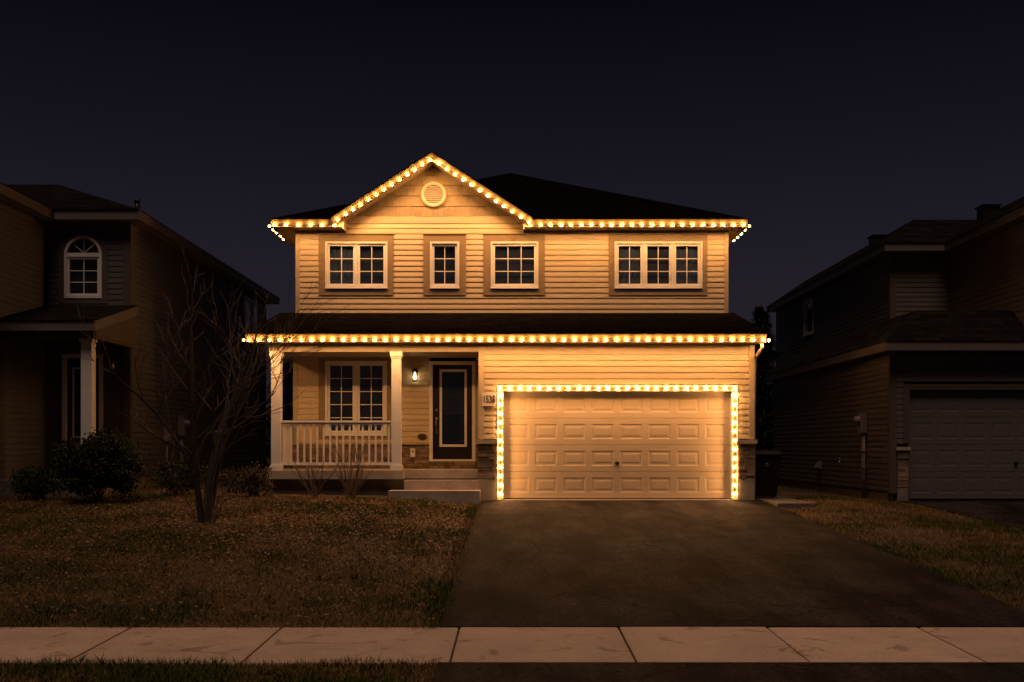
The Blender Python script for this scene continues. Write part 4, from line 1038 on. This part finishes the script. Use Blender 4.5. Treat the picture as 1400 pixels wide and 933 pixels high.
# ------------------------------------------------------------------ vegetation
def branch(mb, p, d, length, r, depth, r_, twigs, spread=.5, upb=.25, minr=.0025):
    n = max(3, int(length / .10)); pts = [Vector(p)]; rad = [r]; dd = Vector(d).normalized()
    wob = .10 if depth < 2 else .16
    for i in range(n):
        dd = (dd + Vector((r_.uniform(-wob, wob), r_.uniform(-wob, wob), r_.uniform(-wob * .6, wob) + upb * .05))).normalized()
        pts.append(pts[-1] + dd * (length / n)); rad.append(max(minr, r * (1 - .62 * (i + 1) / n)))
    (twigs if r < .012 else mb).tube(pts, rad, 7 if r > .02 else (5 if r > .008 else 3), cap=False)
    if depth <= 0: return
    k = {4: 4, 3: 5, 2: 5, 1: 4}.get(depth, 4)
    for j in range(k):
        t = r_.uniform(.28, 1.0) if j else .98
        i = min(n, int(t * n)); ax = Vector((r_.uniform(-1, 1), r_.uniform(-1, 1), r_.uniform(-.2, .5)))
        tang = (pts[i] - pts[max(0, i - 1)]).normalized(); side = (ax - tang * ax.dot(tang))
        if side.length < .05: continue
        nd = (tang + side.normalized() * r_.uniform(spread * .6, spread * 1.3) + Vector((0, 0, upb * .4))).normalized()
        branch(mb, pts[i], nd, length * r_.uniform(.50, .78), rad[i] * r_.uniform(.55, .75), depth - 1, r_, twigs, spread, upb, minr)
def bare_tree():
    r_ = random.Random(31); X, Y = -5.02, 17.2; z = ground_z(X, Y) - .05
    T = thing('bare_tree', 'leafless multi-stemmed young tree standing on the lawn', 'tree', (X, Y, z))
    tr, tw = MB(), MB()
    def grow(p, d, length, r, level, out=None):
        n = max(5, int(length / .11)); pts = [Vector(p)]; rad = [r]; dd = Vector(d).normalized()
        wob = (.085, .12, .15, .17)[min(level, 3)]; rise = (.02, .05, .06, .04)[min(level, 3)]
        tipr = max(.0032, r * (.34 if level < 2 else .5))
        for i in range(n):
            dd = dd + Vector((r_.uniform(-wob, wob), r_.uniform(-wob, wob), r_.uniform(-wob * .5, wob * .5) + rise))
            if out is not None and i > n * .18: dd += out * .05
            dd.normalize()
            pts.append(pts[-1] + dd * (length / n)); rad.append(r + (tipr - r) * (i + 1) / n)
        (tr if level < 2 else tw).tube(pts, rad, (8, 6, 5, 4)[min(level, 3)], cap=False)
        if level >= 3: return
        k = (6, 4, 3)[level]
        for j in range(k):
            t = .97 if j == 0 else r_.uniform(.38 if level == 0 else .25, .94); i = min(n - 1, max(1, int(t * n)))
            tang = (pts[i + 1] - pts[i]).normalized()
            a = r_.uniform(0, 6.283); side = Vector((math.cos(a), math.sin(a) * .8, r_.uniform(-.15, .2))); side -= tang * side.dot(tang); side.normalize()
            sp = r_.uniform(.55, 1.15) if j else r_.uniform(.15, .4)
            grow(pts[i], tang + side * sp, length * r_.uniform(.42, .72) * (.88 if level else .70), max(.004, rad[i] * r_.uniform(.48, .66)), level + 1)
    for (ox, oy), d, r, L_, o in [((-.035, 0), (-.03, .02, 1), .056, 2.9, (-.35, .1, 0)), ((.03, .02), (.03, .02, 1), .062, 3.05, (.10, .1, 0)), ((.07, -.02), (.10, -.02, 1), .048, 2.8, (.75, -.1, 0)),
                               ((-.03, -.04), (-.16, -.04, 1), .040, 2.6, (-1.0, -.2, 0)), ((.05, .05), (.16, .08, 1), .036, 2.6, (1.15, .4, 0))]:
        grow((X + ox, Y + oy, z), d, L_, r, 0, Vector(o))
    for k in range(16):
        a = r_.uniform(0, 6.283); grow((X + math.cos(a) * .15, Y + math.sin(a) * .13, z), (math.cos(a) * .5, math.sin(a) * .4, 1), r_.uniform(.4, 1.1), .007, 3)
    tr.build('trunk', M['bark'], T); tw.build('crown', M['twig'], T)
bare_tree()

def leafy_shrub(label, x, y, rx, ry, h, n, mat, leaf, seed, name='shrub', zoff=0, stems=14, flat=0.8, cat='shrub'):
    r_ = random.Random(seed); z = ground_z(x, y) - .03 + zoff
    T = thing(name, label, cat, (x, y, z))
    st = MB(); lf = MB()
    cl = []
    for k in range(70):
        a = r_.uniform(0, 6.283); u = r_.random() ** .45; v = r_.uniform(.10, 1.0)
        wd = math.sqrt(max(.05, 1 - (2 * (v - .58)) ** 2 * .75)) if v > .3 else .75
        cl.append(Vector((x + math.cos(a) * rx * u * wd, y + math.sin(a) * ry * u * wd, z + h * (.15 + .80 * v) * (1 - .10 * u * u))))
    for k in range(stems):
        c = r_.choice(cl); b = Vector((x + r_.uniform(-.12, .12), y + r_.uniform(-.12, .12), z)); m_ = b.lerp(c, .5) + Vector((r_.uniform(-.08, .08), r_.uniform(-.08, .08), .05))
        st.tube([b, m_, c], [.014, .009, .004], 5, cap=False)
    for i in range(n):
        c = r_.choice(cl); s_ = .13 * max(rx, h * .6)
        p = c + Vector((r_.gauss(0, s_), r_.gauss(0, s_), r_.gauss(0, s_ * .8)))
        if p.z < z + .04: continue
        d = Vector((r_.gauss(0, 1), r_.gauss(0, 1), r_.gauss(.4, 1))).normalized(); w = d.cross(Vector((r_.gauss(0, 1), r_.gauss(0, 1), r_.gauss(0, 1)))).normalized()
        L_ = leaf * r_.uniform(.6, 1.3); wd = L_ * .26
        lf.face([p, p + d * L_ * .5 + w * wd, p + d * L_, p + d * L_ * .5 - w * wd])
    st.build('stems', M['bark'], T); lf.build('foliage', mat, T)
leafy_shrub('rounded evergreen shrub in front of the dark columned porch', -8.06, 20.5, .70, .66, 1.36, 20000, M['leaf'], .07, 5)
leafy_shrub('low dark bush left of the rounded evergreen shrub', -9.35, 20.9, .55, .45, .62, 3500, M['leaf'], .06, 6)
leafy_shrub('dark bush low against the wall behind the bare tree', -6.9, 21.9, .55, .45, .72, 2600, M['leaf'], .06, 8)
leafy_shrub('low reddish bush at the porch left column', -5.25, 21.55, .42, .38, .62, 3600, M['redleaf'], .045, 9)
leafy_shrub('straggly low bush between bare tree and porch', -6.0, 22.6, .4, .35, .55, 1500, M['redleaf'], .05, 12)

def twig_shrub(label, x, y, h, n, seed, lean=.55):
    r_ = random.Random(seed); z = ground_z(x, y) - .04
    mb = MB()
    for k in range(n):
        a = r_.uniform(0, 6.283); l = r_.uniform(.1, lean); d = Vector((math.cos(a) * l, math.sin(a) * l * .6, 1))
        branch(mb, (x + r_.uniform(-.08, .08), y + r_.uniform(-.05, .05), z), d, h * r_.uniform(.55, 1.0), .0085, 1, r_, mb, .28, .1, .003)
    o = mb.build('twiggy_shrub', M['twig']); tag(o, label, 'shrub', 'bare twiggy shrubs')
    return o
twig_shrub('sparse bare twigs in front of the porch railing left half', -4.05, 21.6, .80, 16, 3, .8)
twig_shrub('fuller fan of bare twigs in front of the porch, nearer the steps', -3.3, 21.55, .90, 30, 4, .95)
def dead_vine():
    r_ = random.Random(2); mb = MB(); x, y = -8.35, 25.0; z = ground_z(x, y)
    for k in range(5):
        pts = [Vector((x + r_.uniform(-.05, .05), y + k * .12, z))]
        for i in range(8): pts.append(pts[-1] + Vector((r_.uniform(-.03, .05), r_.uniform(-.10, .12), .16)))
        mb.tube(pts, [.014 - .001 * i for i in range(9)], 5, cap=False)
    tag(mb.build('twiggy_shrub', M['twig']), 'thin bare climber stems at the foot of the neighbour side wall', 'shrub', 'bare twiggy shrubs')
dead_vine()

def conifer(label, x, y, h, w, seed, n=9000):
    r_ = random.Random(seed); z = ground_z(x, y) - .05
    T = thing('conifer_tree', label, 'tree', (x, y, z))
    tr, cr = MB(), MB(); tr.tube([(x, y, z), (x, y, z + h * .6), (x, y, z + h)], [.14, .08, .012], 7)
    t = .08
    while t < .99:
        L_ = w * (1 - t) ** .8 * r_.uniform(.8, 1.15); zz = z + h * t
        for k in range(7):
            a = r_.uniform(0, 6.283); d = Vector((math.cos(a), math.sin(a), r_.uniform(-.12, .28))); tip = Vector((x, y, zz)) + d * L_
            tr.tube([(x, y, zz), tip], [.018, .004], 3, cap=False)
            for j in range(int(34 + 70 * L_)):
                u = r_.uniform(.15, 1.05); p = Vector((x, y, zz)).lerp(tip, u) + Vector((r_.gauss(0, .07), r_.gauss(0, .07), r_.gauss(-.02, .05)))
                dd = (d + Vector((r_.gauss(0, .6), r_.gauss(0, .6), r_.gauss(0, .5)))).normalized(); ww = dd.cross(Vector((0, 0, 1))).normalized() * .034
                cr.face([p - ww, p + dd * r_.uniform(.12, .25), p + ww])
        t += .022 + .01 * r_.random()
    tr.build('trunk', M['bark'], T); cr.build('crown', M['needle'], T)
conifer('dark spiky conifer rising in the gap right of the garage', 9.0, 38.6, 6.4, 1.5, 11)
conifer('lower dark conifer beside the spiky one behind the right gap', 7.9, 37.0, 3.7, 1.7, 12)
conifer('dark conifer behind the porch left end in the gap', -8.0, 38.8, 5.2, 1.8, 13)
conifer('dark conifer hidden behind the left gap, next to main house wall', -6.6, 38.2, 4.6, 1.5, 14)

# ------------------------------------------------------------------ grass
def patch_noise(x, y):
    return (np.sin(x * 1.1 + 1.3 * np.sin(y * .9)) * np.sin(y * 1.4 + 1.1 * np.sin(x * .7 + 2)) + .6 * np.sin(x * 2.9 + y * 2.3) * np.sin(y * 3.1 - x * 1.7) + .4 * np.sin(x * 6.1 - y * 4.2) * np.sin(y * 5.7 + x * 3.3))
def grass():
    g = np.random.default_rng(5); V = []; Cc = []
    areas = [(-13.5, DX0 + .03, 10.05, 21.75, 1250), (DX1 - .03, 8.6, 10.05, 23.6, 1100), (-8.5, -.60, 6.8, 8.62, 3600), (-13.5, -5.2, 21.4, 25.0, 420), (5.25, 8.4, 23.6, 34, 120), (5.25, 9, 6.8, 8.6, 1200),
             (DX0 - .18, DX0 + .09, 10.0, 21.6, 1500), (DX1 - .09, DX1 + .16, 10.0, 22, 1200), (-9, DX0, 10.0, 10.2, 2200), (-8.5, -.62, 8.50, 8.68, 2500)]
    for x0, x1, y0, y1, dens in areas:
        n = int((x1 - x0) * (y1 - y0) * dens)
        x = g.uniform(x0, x1, n); y = g.uniform(y0, y1, n)
        # beds and slabs stay clear
        keep = ~((x > -5.6) & (x < -.6) & (y > np.where(x < -2.6, 21.55, 21.72))) & ~((x > 5.2) & (x < 6.03) & (y > 20.98) & (y < 27.1)) & ~((y > 10.15) & (y < 10.0))
        keep &= ~((x < -8.6) & (y > 21.5)) & ~((x < -10.5) & (y > 17.9)) & ~((x > 8.4) & (y > 23.6))
        pn = patch_noise(x, y)
        bare = (np.hypot(x + 5.0, (y - 17.2)) < .55) & (g.random(n) < .7)
        keep &= ~bare & (g.random(n) < np.clip(.72 + .3 * pn, .35, 1))
        x, y, pn = x[keep], y[keep], pn[keep]; n = len(x)
        z = np.array([ground_z(a, b) for a, b in zip(x, y)]) - .035
        cl = np.sin(x * 17 + 2 * np.sin(y * 9)) * np.sin(y * 19 + 2 * np.sin(x * 11)); h = g.uniform(.022, .062, n) * np.where(pn > .2, 1.15, .9) * (1 + .55 * np.clip(cl, -.6, 1)); a = g.uniform(0, 2 * np.pi, n); w = g.uniform(.004, .009, n)
        lean = g.uniform(.1, 1.3, n); la = g.uniform(0, 2 * np.pi, n)
        flat = g.random(n) < .55; lean = np.where(flat, g.uniform(1.4, 3.0, n), lean); hh = np.where(flat, h * .5, h)
        dx, dy = np.cos(a) * w, np.sin(a) * w
        tx, ty = x + np.cos(la) * lean * hh, y + np.sin(la) * lean * hh
        P = np.stack([np.stack([x - dx, y - dy, z], 1), np.stack([x + dx, y + dy, z], 1), np.stack([tx, ty, z + hh + .02], 1)], 1)
        V.append(P.reshape(-1, 3))
        dry = np.clip(.42 - .62 * pn + g.normal(0, .20, n) + np.where(flat, .25, 0) - np.where(x > 0, .12, 0), 0, 1)[:, None]
        green = np.array([.046, .070, .008]) * g.uniform(.5, 1.4, (n, 1)); tan = np.array([.25, .145, .055]) * g.uniform(.3, 1.5, (n, 1))
        c = green * (1 - dry) + tan * dry
        Cc.append(np.repeat(np.concatenate([c, np.ones((n, 1))], 1), 3, 0))
    V = np.concatenate(V).astype(np.float32); Cc = np.concatenate(Cc).astype(np.float32); nv = len(V); nf = nv // 3
    me = bpy.data.meshes.new('lawn_grass'); me.vertices.add(nv); me.vertices.foreach_set('co', V.ravel())
    me.loops.add(nv); me.loops.foreach_set('vertex_index', np.arange(nv, dtype=np.int32)); me.polygons.add(nf)
    me.polygons.foreach_set('loop_start', np.arange(0, nv, 3, dtype=np.int32)); me.update(calc_edges=True)
    at = me.attributes.new('Col', 'FLOAT_COLOR', 'POINT'); at.data.foreach_set('color', Cc.ravel())
    me.materials.append(M['blades']); o = bpy.data.objects.new('lawn_grass', me); COL.objects.link(o)
    o['kind'] = 'stuff'; o['label'] = 'short patchy green and dry brown lawn grass'; o['category'] = 'grass'
def litter():
    g = random.Random(17); V = MB()
    for i in range(14000):
        if g.random() < .5: x, y = g.gauss(-4.2, 2.3), g.gauss(17.0, 2.2)
        else: x, y = g.uniform(-13, -.8), g.uniform(10.4, 21.8)
        if x > -.8 or y > 22 or y < 10.3 or (x < -8.4 and y > 21.4) or (x > -2.7 and y > 21.6): continue
        z = ground_z(x, y) + g.uniform(-.005, .03); a = g.uniform(0, 6.283); L_ = g.uniform(.022, .065); d = Vector((math.cos(a), math.sin(a), g.uniform(-.35, .35))) * L_; w = Vector((-math.sin(a), math.cos(a), g.uniform(-.5, .5))) * L_ * .3
        p = Vector((x, y, z)); V.face([p, p + d * .5 + w, p + d, p + d * .5 - w])
    o = V.build('leaf_litter', pmat('dry_leaves', (.19, .115, .062), .8, .3, 5, island=.5)); o['kind'] = 'stuff'; o['label'] = 'dry fallen leaves scattered on the lawn'; o['category'] = 'leaves'
grass(); litter()

# ------------------------------------------------------------------ sky, ambient light, camera
W = bpy.data.worlds.new('World'); S.world = W; W.use_nodes = True
nt = W.node_tree; bg = nt.nodes['Background']
tc = nt.nodes.new('ShaderNodeTexCoord'); sp = nt.nodes.new('ShaderNodeSeparateXYZ'); rp = nt.nodes.new('ShaderNodeValToRGB')
nt.links.new(tc.outputs['Generated'], sp.inputs[0]); nt.links.new(sp.outputs['Z'], rp.inputs[0]); nt.links.new(rp.outputs[0], bg.inputs['Color'])
cr = rp.color_ramp; cr.elements[0].position = 0.0; cr.elements[0].color = (.0185, .0160, .0225, 1); cr.elements[1].position = 1.0; cr.elements[1].color = (.0024, .0022, .0046, 1)
for p, c in ((.14, (.0160, .0138, .0205, 1)), (.27, (.0076, .0067, .0118, 1)), (.40, (.0023, .0021, .0046, 1))):
    e = cr.elements.new(p); e.color = c
bg.inputs['Strength'].default_value = 1.0
sun = bpy.data.lights.new('town_glow', 'SUN'); sun.energy = 0.82; sun.angle = R(25); sun.color = (1.0, .63, .44)  # added warm fill light from behind the camera, no visible source
so_ = bpy.data.objects.new('town_glow', sun); COL.objects.link(so_); so_.rotation_euler = (R(27), R(-3), 0); so_.location = (0, 0, 30)

cam = bpy.data.cameras.new('camera'); co = bpy.data.objects.new('camera', cam); COL.objects.link(co); S.camera = co
co.location = (0, 0, EYE); co.rotation_euler = (R(90), 0, 0)
cam.sensor_width = 36; cam.lens = 36 * 1450 / 1400; cam.shift_x = -2 / 1400; cam.shift_y = (610 - 466.5) / 1400
cam.clip_end = 2000
S.view_settings.view_transform = 'Standard'; S.view_settings.look = 'None'; S.view_settings.exposure = 0; S.view_settings.gamma = 1
S.view_settings.use_curve_mapping = False
cy = S.cycles; cy.use_denoising = True; cy.sample_clamp_indirect = 3.0; cy.sample_clamp_direct = 0; cy.max_bounces = 6; cy.transparent_max_bounces = 12; cy.use_light_tree = True
cy.caustics_reflective = False; cy.caustics_refractive = False
